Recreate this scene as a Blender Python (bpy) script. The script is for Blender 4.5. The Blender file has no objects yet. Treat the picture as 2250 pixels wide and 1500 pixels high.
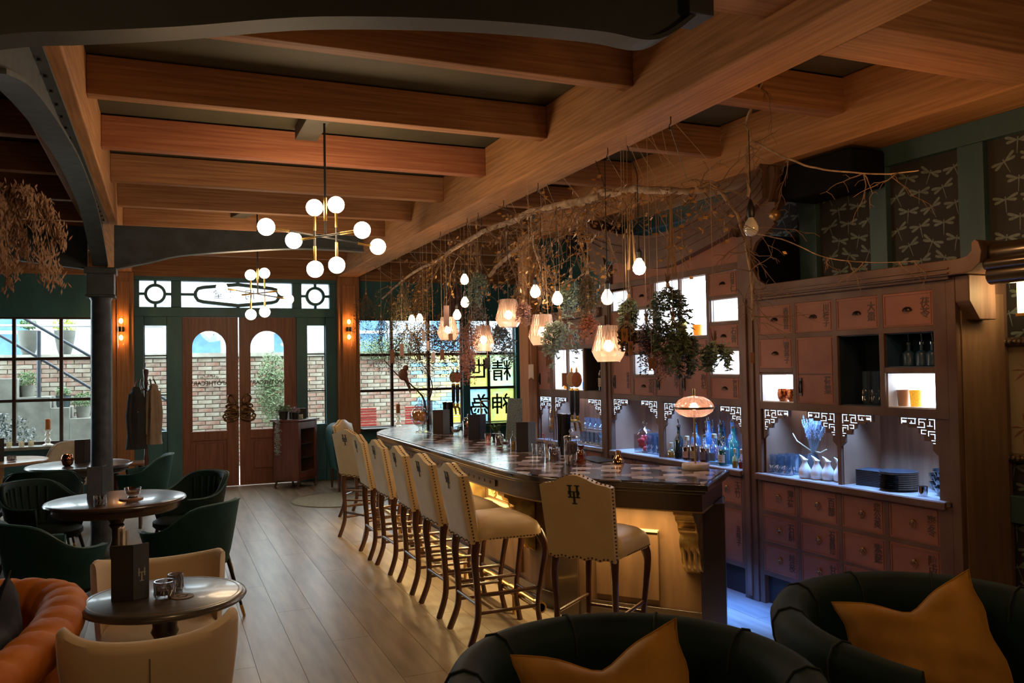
import bpy, math, random
from mathutils import Vector, Matrix
from math import sin, cos, pi, radians, sqrt
random.seed(7)
S = bpy.context.scene
COL = S.collection
# ---------------------------------------------------------------- camera
yaw, pit, roll = 0.39635486, 0.02786926, -0.01731743
fw = Vector((sin(yaw)*cos(pit), cos(yaw)*cos(pit), sin(pit)))
r0 = Vector((cos(yaw), -sin(yaw), 0)); u0 = r0.cross(fw)
rt = r0*cos(roll) + u0*sin(roll); up = u0*cos(roll) - r0*sin(roll)
cam = bpy.data.cameras.new('camera'); co = bpy.data.objects.new('camera', cam); COL.objects.link(co)
co.matrix_world = Matrix(((rt.x, up.x, -fw.x, 0), (rt.y, up.y, -fw.y, 0), (rt.z, up.z, -fw.z, 1.7), (0, 0, 0, 1)))
cam.sensor_width = 36; cam.lens = 36*1831.7/2250; cam.clip_start = .05; cam.clip_end = 200
S.camera = co
# ---------------------------------------------------------------- world, exposure
w = bpy.data.worlds.new('overcast_sky'); S.world = w; w.use_nodes = True
bg = w.node_tree.nodes['Background']; bg.inputs[0].default_value = (.80, .92, 1, 1); bg.inputs[1].default_value = 8.0
S.view_settings.view_transform = 'Standard'; S.view_settings.look = 'None'
S.view_settings.gamma = 1; S.view_settings.use_curve_mapping = False
S.view_settings.exposure = 0.25
def lamp(kind, name, loc, energy, col, size=.1, size_y=None, rot=(0, 0, 0), spread=None):
    l = bpy.data.lights.new(name, kind); l.energy = energy; l.color = col
    if kind == 'AREA':
        l.size = size
        if size_y: l.shape = 'RECTANGLE'; l.size_y = size_y
        if spread: l.spread = spread
    else: l.shadow_soft_size = size
    o = bpy.data.objects.new(name, l); o.location = loc; o.rotation_euler = rot; COL.objects.link(o); return o
WARM = (1, .62, .30); COOL = (.30, .55, 1)
# warm lamps of the lounge behind and above the camera
lamp('POINT', 'lounge_lamp', (-.6, .3, 2.7), 32, WARM, .15)
lamp('POINT', 'lounge_lamp', (2.6, .9, 2.6), 20, WARM, .15)
lamp('POINT', 'warm_fill_light', (3.3, 3.2, 2.5), 8, (1, .5, .18), .1)  # added warm fill for the upper right cabinets, no such fixture there
lamp('POINT', 'warm_fill_light', (.2, 3.2, 2.3), 7, (1, .6, .28), .1)  # warm fill point in mid-air, no fixture
# ---------------------------------------------------------------- materials
MATS = {}
def mat(name, c, rough=.6, metal=0, c2=None, ns=6, stretch=(1, 1, 1), bump=0, emit=0, ec=None, trans=0, spec=None, sheen=0, coat=0, detail=6, lo=.35, hi=.65, world=False):
    if name in MATS: return MATS[name]
    m = bpy.data.materials.new(name); m.use_nodes = True; nt = m.node_tree; b = nt.nodes['Principled BSDF']
    c = (*c, 1); c2 = (*c2, 1) if c2 else tuple(x*.72 for x in c[:3]) + (1,)
    tc = nt.nodes.new('ShaderNodeTexCoord'); mp = nt.nodes.new('ShaderNodeMapping'); mp.inputs['Scale'].default_value = stretch
    nz = nt.nodes.new('ShaderNodeTexNoise'); nz.inputs['Scale'].default_value = ns; nz.inputs['Detail'].default_value = detail
    cr = nt.nodes.new('ShaderNodeValToRGB'); cr.color_ramp.elements[0].position = lo; cr.color_ramp.elements[1].position = hi
    cr.color_ramp.elements[0].color = c2; cr.color_ramp.elements[1].color = c
    nt.links.new(nt.nodes.new('ShaderNodeNewGeometry').outputs['Position'] if world else tc.outputs['Object'], mp.inputs[0]); nt.links.new(mp.outputs[0], nz.inputs['Vector']); nt.links.new(nz.outputs['Fac'], cr.inputs[0])
    nt.links.new(cr.outputs[0], b.inputs['Base Color'])
    b.inputs['Roughness'].default_value = rough; b.inputs['Metallic'].default_value = metal
    if spec is not None: b.inputs['Specular IOR Level'].default_value = spec
    if sheen: b.inputs['Sheen Weight'].default_value = sheen; b.inputs['Sheen Roughness'].default_value = .4; b.inputs['Sheen Tint'].default_value = tuple(min(1, x*3+.05) for x in c[:3]) + (1,)
    if coat: b.inputs['Coat Weight'].default_value = coat; b.inputs['Coat Roughness'].default_value = .08
    if emit: b.inputs['Emission Color'].default_value = (*(ec or c[:3]), 1); b.inputs['Emission Strength'].default_value = emit
    if trans: b.inputs['Transmission Weight'].default_value = trans; b.inputs['IOR'].default_value = 1.45
    if bump:
        bp = nt.nodes.new('ShaderNodeBump'); bp.inputs['Strength'].default_value = bump; bp.inputs['Distance'].default_value = .01
        nt.links.new(nz.outputs['Fac'], bp.inputs['Height']); nt.links.new(bp.outputs[0], b.inputs['Normal'])
    MATS[name] = m; return m
def glass(name, tint=(1, 1, 1), refl=.12, rough=.02, white=0, body=(1, 1, 1)):
    # thin clear glass: see-through film with a reflective face, optional milky body
    if name in MATS: return MATS[name]
    m = bpy.data.materials.new(name); m.use_nodes = True; nt = m.node_tree; nt.nodes.clear()
    out = nt.nodes.new('ShaderNodeOutputMaterial'); tr = nt.nodes.new('ShaderNodeBsdfTransparent'); tr.inputs[0].default_value = (*tint, 1)
    gl = nt.nodes.new('ShaderNodeBsdfGlossy'); gl.inputs['Roughness'].default_value = rough
    lw = nt.nodes.new('ShaderNodeLayerWeight'); lw.inputs[0].default_value = .35
    mr = nt.nodes.new('ShaderNodeMapRange'); mr.inputs['To Min'].default_value = refl*.5; mr.inputs['To Max'].default_value = min(1, refl*6)
    mx = nt.nodes.new('ShaderNodeMixShader'); nt.links.new(lw.outputs['Facing'], mr.inputs[0]); nt.links.new(mr.outputs[0], mx.inputs[0])
    nt.links.new(tr.outputs[0], mx.inputs[1]); nt.links.new(gl.outputs[0], mx.inputs[2]); last = mx
    if white:
        di = nt.nodes.new('ShaderNodeBsdfTranslucent'); di.inputs[0].default_value = (*body, 1)
        d2 = nt.nodes.new('ShaderNodeBsdfDiffuse'); d2.inputs[0].default_value = (*body, 1)
        ms = nt.nodes.new('ShaderNodeMixShader'); ms.inputs[0].default_value = .5; nt.links.new(di.outputs[0], ms.inputs[1]); nt.links.new(d2.outputs[0], ms.inputs[2])
        m2 = nt.nodes.new('ShaderNodeMixShader'); m2.inputs[0].default_value = white; nt.links.new(mx.outputs[0], m2.inputs[1]); nt.links.new(ms.outputs[0], m2.inputs[2]); last = m2
    nt.links.new(last.outputs[0], out.inputs[0]); MATS[name] = m; return m
def emitm(name, c, s):
    if name in MATS: return MATS[name]
    m = bpy.data.materials.new(name); m.use_nodes = True; nt = m.node_tree; b = nt.nodes['Principled BSDF']
    b.inputs['Base Color'].default_value = (*c, 1); b.inputs['Emission Color'].default_value = (*c, 1); b.inputs['Emission Strength'].default_value = s
    MATS[name] = m; return m
beamX = mat('joist_timber', (.40, .19, .085), .72, c2=(.25, .11, .047), ns=5, stretch=(.35, 7, 12), bump=.15, spec=.25)
beamR = mat('red_joist_timber', (.42, .16, .075), .72, c2=(.29, .095, .043), ns=5, stretch=(.35, 7, 12), bump=.15, spec=.25)
beamY = mat('beam_timber', (.48, .23, .09), .7, c2=(.32, .145, .053), ns=5, stretch=(8, .4, 12), bump=.15, spec=.25)
beamS = mat('wall_beam_timber', (.46, .22, .09), .7, c2=(.32, .145, .053), ns=5, stretch=(.4, 8, 12), bump=.15, spec=.25)
postM = mat('post_timber', (.46, .22, .10), .65, c2=(.32, .145, .062), ns=5, stretch=(10, 10, .4), bump=.12, spec=.3)
steel = mat('painted_iron', (.055, .075, .085), .55, c2=(.035, .045, .05), ns=9, bump=.2, metal=.0)
green = mat('teal_paint', (.05, .175, .205), .45, c2=(.037, .13, .155), ns=5, stretch=(1, 1, .3), bump=.08)
greenD = mat('wall_green_paint', (.034, .115, .135), .55, c2=(.025, .085, .10), ns=5)
doorM = mat('door_wood', (.27, .10, .05), .42, c2=(.19, .065, .032), ns=4, stretch=(9, 9, .7), bump=.05)
ceilM = mat('dark_ceiling', (.085, .07, .035), .8, c2=(.06, .05, .025), ns=2)
studM = mat('stud_paint', (.045, .092, .098), .5, c2=(.032, .068, .072), ns=5, stretch=(1, 1, .3), bump=.08)
plaster = mat('dark_plaster', (.06, .05, .04), .9, ns=2)
brass = mat('brass', (.75, .48, .16), .28, 1, ns=20)
bronze = mat('old_bronze', (.28, .17, .08), .35, 1, c2=(.12, .07, .035), ns=20)
black = mat('black_metal', (.02, .02, .02), .4, .3, ns=10)
chrome = mat('chrome', (.7, .7, .72), .12, 1, ns=10)
pane = glass('window_glass', (.97, .99, .98), .05)
clear = glass('clear_glass', (.93, .96, .98), .22)
# ---------------------------------------------------------------- mesh builder
CH = {}
def SP(o, p):
    o.parent = p; CH.setdefault(p.name, []).append(o)
def KIDS(o): return list(CH.get(o.name, ()))
class B:
    def __init__(s): s.v = []; s.f = []; s.M = None
    def add(s, vs, fs):
        k = len(s.v); s.v += [tuple(v) for v in vs]; s.f += [tuple(i+k for i in f) for f in fs]; return s
    def box(s, x0, x1, y0, y1, z0, z1):
        return s.add([(x0,y0,z0),(x1,y0,z0),(x1,y1,z0),(x0,y1,z0),(x0,y0,z1),(x1,y0,z1),(x1,y1,z1),(x0,y1,z1)],
                     [(0,3,2,1),(4,5,6,7),(0,1,5,4),(1,2,6,5),(2,3,7,6),(3,0,4,7)])
    def obox(s, c, size, M=None):
        hx, hy, hz = (x/2 for x in size); k = B().box(-hx, hx, -hy, hy, -hz, hz)
        vs = [Vector(v) for v in k.v]
        if M is not None: vs = [M @ v for v in vs]
        return s.add([v+Vector(c) for v in vs], k.f)
    def ring(s, path, rad, n=8, closed=False, cap=True, flat=None, tw=0):
        # tube along a path; rad: number or list; flat: (a,b) cross-section scale
        P = [Vector(p) for p in path]; N = len(P); rings = []; nv = None
        for i, p in enumerate(P):
            t = (P[(i+1) % N]-P[i-1]) if closed else (P[min(i+1, N-1)]-P[max(i-1, 0)])
            t = t.normalized() if t.length > 1e-9 else Vector((0, 0, 1))
            if nv is None: nv = t.cross(Vector((0, 0, 1)) if abs(t.z) < .9 else Vector((0, 1, 0))).normalized()
            else:
                nv = (nv-t*nv.dot(t)); nv = nv.normalized() if nv.length > 1e-6 else t.orthogonal().normalized()
            bv = t.cross(nv); r = rad[i] if isinstance(rad, (list, tuple)) else rad
            a, b_ = flat or (1, 1)
            rings.append([p+nv*cos(tw+2*pi*k/n)*r*a+bv*sin(tw+2*pi*k/n)*r*b_ for k in range(n)])
        return s.loft(rings, closed, cap)
    def loft(s, rings, closed=False, cap=True):
        n = len(rings[0]); N = len(rings); vs = [v for r in rings for v in r]; fs = []
        for i in range(N if closed else N-1):
            a, b_ = i*n, ((i+1) % N)*n
            for k in range(n): fs.append((a+k, a+(k+1) % n, b_+(k+1) % n, b_+k))
        if cap and not closed: fs.append(tuple(range(n))[::-1]); fs.append(tuple((N-1)*n+k for k in range(n)))
        return s.add(vs, fs)
    def lathe(s, prof, n=20, c=(0, 0, 0), cap=True, sx=1, sy=1):
        rings = [[(c[0]+r*cos(2*pi*k/n)*sx, c[1]+r*sin(2*pi*k/n)*sy, c[2]+z) for k in range(n)] for r, z in prof]
        return s.loft(rings, False, cap)
    def prism(s, poly, a, b_, ax='z'):
        f = {'z': lambda p, h: (p[0], p[1], h), 'y': lambda p, h: (p[0], h, p[1]), 'x': lambda p, h: (h, p[0], p[1])}[ax]
        n = len(poly); vs = [f(p, a) for p in poly]+[f(p, b_) for p in poly]
        return s.add(vs, [tuple(range(n))[::-1], tuple(range(n, 2*n))]+[(k, (k+1) % n, n+(k+1) % n, n+k) for k in range(n)])
    def sph(s, c, r, n=14, m=9, sc=(1, 1, 1)):
        pr = [(max(r*sin(pi*i/m), r*.001), -r*cos(pi*i/m)) for i in range(m+1)]
        rings = [[(c[0]+q*cos(2*pi*k/n)*sc[0], c[1]+q*sin(2*pi*k/n)*sc[1], c[2]+z*sc[2]) for k in range(n)] for q, z in pr]
        return s.loft(rings)
    def strip(s, pts, wid, y0, y1, closed=False, ax='y'):
        # flat bar following a 2-D line, extruded between y0 and y1
        N = len(pts); P = [Vector(p) for p in pts]; L = []; R = []
        for i in range(N):
            t = (P[(i+1) % N]-P[i-1]) if closed else (P[min(i+1, N-1)]-P[max(i-1, 0)]); t.normalize(); nn = Vector((-t.y, t.x))*wid/2
            L.append(P[i]+nn); R.append(P[i]-nn)
        g = {'y': lambda p, h: (p[0], h, p[1]), 'z': lambda p, h: (p[0], p[1], h), 'x': lambda p, h: (h, p[0], p[1])}[ax]
        rings = [[g(L[i], y0), g(L[i], y1), g(R[i], y1), g(R[i], y0)] for i in range(N)]
        return s.loft(rings, closed)
    def grid(s, fn, nu, nv, cu=False):
        vs = [fn(i/(nu if cu else nu-1), j/(nv-1)) for j in range(nv) for i in range(nu)]
        fs = [(j*nu+i, j*nu+(i+1) % nu, (j+1)*nu+(i+1) % nu, (j+1)*nu+i) for j in range(nv-1) for i in range(nu if cu else nu-1)]
        return s.add(vs, fs)
    def xf(s, M, k0=0):
        s.v[k0:] = [tuple(M @ Vector(v)) for v in s.v[k0:]]; return s
def P(name, b, m, parent=None, smooth=False, bevel=0, label=None, loc=None, kind=None, seg=2, rz=None, double=False):
    me = bpy.data.meshes.new(name); me.from_pydata(b.v, [], b.f); me.materials.append(m)
    if smooth: me.polygons.foreach_set('use_smooth', [True]*len(me.polygons))
    me.update(); o = bpy.data.objects.new(name, me); COL.objects.link(o)
    if parent: SP(o, parent)
    if loc: o.location = loc
    if rz is not None: o.rotation_euler.z = rz
    if bevel:
        md = o.modifiers.new('bevel', 'BEVEL'); md.width = bevel; md.segments = seg; md.limit_method = 'ANGLE'; md.angle_limit = radians(35)
        me.polygons.foreach_set('use_smooth', [True]*len(me.polygons)); wn = o.modifiers.new('wn', 'WEIGHTED_NORMAL'); wn.keep_sharp = True
    elif smooth:
        es = smooth_angle(me)
    if label: o['label'] = label
    if kind: o['kind'] = kind
    return o
def smooth_angle(me, ang=50):
    # hard edges where neighbouring faces meet sharply
    ef = {}
    for p in me.polygons:
        for k in p.edge_keys: ef.setdefault(k, []).append(p.normal.copy())
    c = cos(radians(ang))
    for e in me.edges:
        n = ef.get(tuple(sorted(e.vertices)), [])
        if len(n) == 2 and n[0].dot(n[1]) < c: e.use_edge_sharp = True
def T(name, label, cat, loc=(0, 0, 0), rz=0, group=None):
    o = bpy.data.objects.new(name, None); COL.objects.link(o); o.location = loc; o.rotation_euler.z = rz
    o.empty_display_size = .1
    o['label'] = label; o['category'] = cat
    if group: o['group'] = group
    return o
def tag(o, label, cat, group=None):
    o['label'] = label; o['category'] = cat
    if group: o['group'] = group
    return o
def struct(name, b, m, parent=None, **k):
    o = P(name, b, m, parent, **k)
    if not parent: o['kind'] = 'structure'
    return o
def SE(name):
    o = bpy.data.objects.new(name, None); COL.objects.link(o); o['kind'] = 'structure'; return o
def dup(root, loc=None, rz=None, label=None, group=None, scale=None):
    def cp(o, par):
        c = o.copy(); COL.objects.link(c)
        if par: SP(c, par)
        for ch in KIDS(o): cp(ch, c)
        return c
    r = cp(root, None)
    if loc: r.location = loc
    if rz is not None: r.rotation_euler.z = rz
    if scale: r.scale = (scale,)*3
    if label: r['label'] = label
    if group: r['group'] = group
    return r
def text(name, s, size, m, parent=None, loc=(0, 0, 0), rot=(pi/2, 0, 0), vertical=False, mirror=False, ext=.0008, bold=0, align='CENTER'):
    cu = bpy.data.curves.new(name, 'FONT'); cu.body = '\n'.join(s) if vertical else s; cu.size = size; cu.extrude = ext; cu.offset = bold
    cu.align_x = align; cu.align_y = 'CENTER'; cu.space_line = .95; cu.resolution_u = 3
    o = bpy.data.objects.new(name, cu); COL.objects.link(o)
    dg = bpy.context.evaluated_depsgraph_get(); me = bpy.data.meshes.new_from_object(o.evaluated_get(dg))
    bpy.data.objects.remove(o); bpy.data.curves.remove(cu)
    if mirror:
        for v in me.vertices: v.co.x = -v.co.x
    me.materials.clear(); me.materials.append(m)
    o = bpy.data.objects.new(name, me); COL.objects.link(o); o.location = loc; o.rotation_euler = rot
    if parent: SP(o, parent)
    return o
def bez(pts, n=8):
    # smooth Catmull-Rom line through points
    P_ = [Vector(p) for p in pts]; out = []
    for i in range(len(P_)-1):
        a = P_[max(i-1, 0)]; b_ = P_[i]; c = P_[i+1]; d = P_[min(i+2, len(P_)-1)]
        for k in range(n):
            t = k/n; out.append(.5*((2*b_)+(c-a)*t+(2*a-5*b_+4*c-d)*t*t+(3*b_-3*c+d-a)*t**3))
    out.append(P_[-1]); return out
# ================================================================ FLOOR: grey-brown boards
YW = 12.84
fl = P('floor', B().box(-5, 6.4, -2.5, YW+.3, -.06, -.012), mat('floor_joint', (.14, .11, .08), .9)); fl['kind'] = 'structure'
plM = [mat('plank_a', (.36, .275, .185), .34, c2=(.21, .155, .105), ns=2.0, world=True, lo=.3, hi=.7, stretch=(7, .8, 1), bump=.05, spec=.4),
       mat('plank_b', (.33, .245, .165), .34, c2=(.19, .135, .09), ns=2.3, world=True, lo=.3, hi=.7, stretch=(6, .7, 1), bump=.05, spec=.4),
       mat('plank_c', (.38, .295, .205), .32, c2=(.24, .18, .125), ns=1.8, world=True, lo=.3, hi=.7, stretch=(8, .9, 1), bump=.05, spec=.4)]
pw, pl = .24, 2.6; cache = {}
for i in range(-7, 16):
    off = (i*37 % 10)/10*pl
    for j in range(-1, 6):
        y0 = .6+j*pl+off-pl; y1 = y0+pl
        if y1 < 1.6 or y0 > YW: continue
        y0 = max(y0, .6); y1 = min(y1, YW)
        x0 = i*pw
        if x0 > 4.6 and y1 < 8: continue
        k = (round(y1-y0, 3), (i*5+j*3) % 3)
        if k in cache:
            o = cache[k].copy(); COL.objects.link(o); SP(o, fl); o.location = (x0, y0, 0)
        else: cache[k] = P('plank', B().box(.0012, pw-.0012, .0012, k[0]-.0012, -.02, 0), plM[k[1]], fl, loc=(x0, y0, 0))
struct('floor_rim', B().box(-5, 6.4, -2.5, .6, -.012, 0).box(-5, -7*pw, .6, YW, -.012, -.0005).box(16*pw, 6.4, .6, YW, -.012, -.0005), plM[0])
# ================================================================ CEILING, BEAMS
struct('ceiling', B().box(-5, 6.4, -2.5, YW+.3, 3.49, 3.56), ceilM)
def beam(name, label, x0, x1, y0, y1, z0, z1, m, bev=.006):
    cx, cy = (x0+x1)/2, (y0+y1)/2
    o = P(name, B().box(x0-cx, x1-cx, y0-cy, y1-cy, z0, z1), m, loc=(cx, cy, 0), bevel=bev); o['kind'] = 'structure'; o['label'] = label; return o
beam('ceiling_beam', 'long timber beam running from the door wall over the bar front', 2.45, 2.76, -2, YW, 3.08, 3.49, beamY, .012)
beam('ceiling_beam', 'timber beam above the iron column on the left', -.68, -.39, 2.92, YW, 3.08, 3.49, beamY, .012)
beam('cross_beam', 'heavy timber cross beam at the top right of the frame', 2.76, 4.1, 2.58, 2.93, 3.085, 3.49, beamX, .012)
beam('cross_beam', 'short timber cross beam meeting the black girder end', -3, 2.45, 2.56, 2.92, 3.20, 3.49, beamX, .01)
jy = [4.02, 5.16, 6.35, 7.46, 8.57, 9.72, 10.9, 12.0]
jm = [beamX, beamX, beamR, beamX, beamX, beamX, beamX, beamX]
for n_, y in zip(range(8), jy):
    beam('ceiling_joist', 'timber joist between the two long beams', -.39, 2.45, y, y+.10, 3.255, 3.478, jm[n_])
    beam('ceiling_joist', 'timber joist left of the column beam', -5, -.68, y-.15, y-.05, 3.255, 3.478, beamX)
    beam('ceiling_joist', 'timber joist over the bar and cabinets', 2.76, 5.6, y+(.02 if n_ else -.02), y+.12, 3.255, 3.478, beamX)
# fascia beam over the door wall
beam('fascia_beam', 'timber fascia board above the door transom', -5, 5.6, YW-.06, YW+.1, 3.04, 3.49, beamX)
# right hand wall frame: s along the cabinets (away from the camera), o towards the room
P0 = Vector((3.871, 4.95, 0)); DD = Vector((-.05398, .99854, 0)); NN = Vector((-.99854, -.05398, 0)); RZ = math.atan2(DD.y, DD.x)
def CW(s, o, z): return P0+DD*s+NN*o+Vector((0, 0, z))
def cabroot(o): o.location = P0; o.rotation_euler.z = RZ; return o
rb = P('wall_beam', B().box(-4.5, 3.3, -.44, -.055, 3.075, 3.49), beamS, bevel=.012, kind='structure', label='timber beam along the top of the green cabinet wall'); cabroot(rb)
# ---------------------------------------------------------------- walls
wr = P('wall_right', B().box(-7.5, 3.25, -.62, -.47, 0, 3.49), greenD, kind='structure'); cabroot(wr)
cabroot(P('trim_1', B().box(-4.5, 3.25, -.47, -.41, 2.945, 3.075), studM, kind='structure', bevel=.004))
for a, b_ in ((-1.617, -1.454), (-.944, -.81), (-.342, -.185), (.9, 1.05), (-2.5, -2.34)):
    cabroot(P('wall_stud', B().box(a, b_, -.47, -.415, 2.0 if a > -1.6 else 0, 2.945), studM, kind='structure', bevel=.004, label='teal painted stud between dragonfly panels'))
cabroot(P('trim_2', B().box(-4.5, -1.67, -.47, -.405, .77, .92), studM, kind='structure', bevel=.004))
cabroot(P('baseboard_right', B().box(-4.5, -1.67, -.47, -.43, 0, .14), green, kind='structure'))
# dragonfly wallpaper: dark paper panels with printed insects
paper = mat('wallpaper_ground', (.030, .026, .022), .75, c2=(.022, .019, .017), ns=4)
flyM = mat('dragonfly_print', (.17, .20, .17), .6, c2=(.12, .14, .12), ns=40)
def fly(b, x, z, s, a, y=.0015):
    M = Matrix.Translation((x, y, z)) @ Matrix.Rotation(a, 4, 'Y'); k = len(b.v)
    for sx in (-1, 1):
        for ang, ln in ((.28, 1), (-.18, .86)):
            c = Vector((sx*cos(ang), 0, sin(ang))); n = Vector((-c.z, 0, c.x)); pts = []
            for t, wd in ((.04, .025), (.35, .075), (.7, .115), (.93, .09), (1, .0)):
                pts.append((c*t*ln+n*wd*sx, c*t*ln-n*wd*sx))
            poly = [p[0] for p in pts]+[p[1] for p in pts[-2::-1]]
            b.add([p*s for p in poly], [tuple(range(len(poly)))])
    b.add([Vector(p)*s for p in ((-.05, 0, .22), (.05, 0, .22), (.05, 0, -.05), (.022, 0, -.95), (-.022, 0, -.95), (-.05, 0, -.05))], [tuple(range(6))])
    b.xf(M, k)
rr = random.Random(3)
for a, b_, z0, z1 in ((-.81, -.342, 2.15, 2.945), (-1.454, -.944, 2.15, 2.945), (-2.34, -1.617, .92, 2.945), (-.185, .9, 2.5, 2.945), (-2.34, -1.617, .14, .77), (-3.6, -2.5, .92, 2.945)):
    t = P('wallpaper_panel', B().box(a, b_, -.472, -.462, z0, z1), paper, kind='structure', label='dark wallpaper panel printed with pale dragonflies'); cabroot(t)
    fb = B(); z = z0+.05; row = 0
    while z < z1-.03:
        x = a+.05+(row % 2)*.082
        while x < b_-.03:
            fly(fb, x, z, .08, rr.uniform(-.5, .5), -.4605); x += .165
        z += .108; row += 1
    P('dragonfly_print', fb, flyM, t)
# return wall and far right wall, left and back walls
struct('wall_far_right', B().box(5.6, 5.75, 8.0, YW, 0, 3.49), greenD)
wr2 = struct('wall_return', B().box(3.72, 5.75, 8.2, 8.32, 0, 3.49), greenD)
P('wood_pilaster', B().box(3.60, 3.74, 8.16, 8.40, 0, 3.10), postM, wr2, bevel=.005)
struct('wall_left', B().box(-5.1, -5, -2.5, YW, 0, 3.49), greenD)
struct('wall_back', B().box(-5, 6.4, -2.6, -2.5, 0, 3.49), plaster)
# ================================================================ DOOR WALL
wf = SE('wall_front'); y0, y1 = YW, YW+.14
b = B()
b.box(-5, -.65, y0, y1, 2.455, 3.04).box(-5, -.65, y0, y1, 0, .70)            # above / under left window
b.box(2.78, 5.6, y0, y1, 2.455, 3.04).box(2.78, 5.6, y0, y1, 0, .74)
P('panelling', b, green, wf, bevel=.004)
b = B()
for x0, x1 in ((-.375, -.252), (.05, .25), (1.846, 2.005), (2.285, 2.45)): b.box(x0, x1, y0-.03, y1, 0, 2.47)   # mullions
b.box(-.375, 2.45, y0-.035, y1, 2.47, 2.605).box(-.375, 2.45, y0-.03, y1, 2.984, 3.06)
for x0, x1 in ((-.375, -.31), (.106, .241), (1.794, 1.932), (2.352, 2.45)): b.box(x0, x1, y0-.02, y1, 2.605, 2.984)
b.box(-.252, .05, y0, y1, 0, .84).box(2.005, 2.285, y0, y1, 0, .855).box(-.252, .05, y0, y1, 2.345, 2.47).box(2.005, 2.285, y0, y1, 2.35, 2.47)
P('door_surround', b, green, wf, bevel=.006)
b = B()
for x0, x1 in ((-.21, .01), (2.045, 2.245)):
    b.strip([(x0, .16), (x1, .16), (x1, .74), (x0, .74)], .022, y0-.018, y0+.01, True)
P('panel_moulding', b, green, wf, bevel=.003)
for x0, x1 in ((-.65, -.375), (2.45, 2.78)):
    p_ = beam('timber_post', 'tall timber post beside the door carrying a wall light', x0, x1, y0-.16, y0+.1, 0, 3.08, postM, .01)
    bb = B().box(-(x1-x0)/2+.06, (x1-x0)/2-.06, -.155, -.13, .5, 2.95); P('facing_board', bb, postM, p_, bevel=.004)
# transoms
tr = SE('window_1')
tr['label'] = 'three part transom window above the double door'
P('pane', B().box(.241, 1.794, y0+.05, y0+.056, 2.605, 2.984).box(-.31, .106, y0+.05, y0+.056, 2.605, 2.984).box(1.932, 2.352, y0+.05, y0+.056, 2.605, 2.984), glass('frosted_glass', (1, 1, 1), .04, .3, .55, (.95, .97, 1)), tr)
b = B(); cx, cz = 1.018, 2.795
h = [(cx-.585, cz+.03), (cx-.55, cz+.085), (cx-.48, cz+.105), (cx, cz+.155), (cx+.48, cz+.105), (cx+.55, cz+.085), (cx+.585, cz+.03), (cx+.585, cz-.03), (cx+.55, cz-.085), (cx+.48, cz-.105), (cx, cz-.155), (cx-.48, cz-.105), (cx-.55, cz-.085), (cx-.585, cz-.03)]
b.strip(h, .046, y0+.0, y0+.075, True)
b.box(cx-.02, cx+.02, y0+.01, y0+.07, 2.60, cz-.15).box(cx-.02, cx+.02, y0+.01, y0+.07, cz+.15, 2.99).box(.235, cx-.57, y0+.01, y0+.07, cz-.018, cz+.018).box(cx+.57, 1.80, y0+.01, y0+.07, cz-.018, cz+.018)
for c in (-.102, 2.142):
    b.strip([(c+.125*cos(2*pi*k/28), cz+.125*sin(2*pi*k/28)) for k in range(28)], .04, y0, y0+.075, True)
    b.box(c-.018, c+.018, y0+.01, y0+.07, 2.60, cz-.12).box(c-.018, c+.018, y0+.01, y0+.07, cz+.12, 2.99).box(c-.215, c-.12, y0+.01, y0+.07, cz-.018, cz+.018).box(c+.12, c+.215, y0+.01, y0+.07, cz-.018, cz+.018)
P('muntin', b, green, tr)
inkM = mat('black_lettering', (.03, .035, .035), .6); greyInk = mat('grey_lettering', (.13, .12, .10), .6)
for ch, x in (('堂', cx-.27), ('眾', cx-.05), ('同', cx+.17)): text('lettering', ch, .15, mat('pale_lettering', (.07, .09, .09), .6), tr, (x, y0+.045, cz), mirror=True)
# sidelights
for n_, (x0, x1, z0, z1) in enumerate(((-.252, .05, .84, 2.345), (2.005, 2.285, .855, 2.35))):
    s_ = SE('window_%d' % (n_+2)); s_['label'] = 'narrow sidelight beside the double door'
    P('pane', B().box(x0, x1, y0+.05, y0+.055, z0, z1), pane, s_)
    P('muntin', B().box(x0, x1, y0+.035, y0+.065, 1.905, 1.925).box(x0, x1, y0+.035, y0+.065, 1.345, 1.365).box(x0, x0+.012, y0+.03, y0+.07, z0, z1).box(x1-.012, x1, y0+.03, y0+.07, z0, z1), black, s_)
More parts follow.
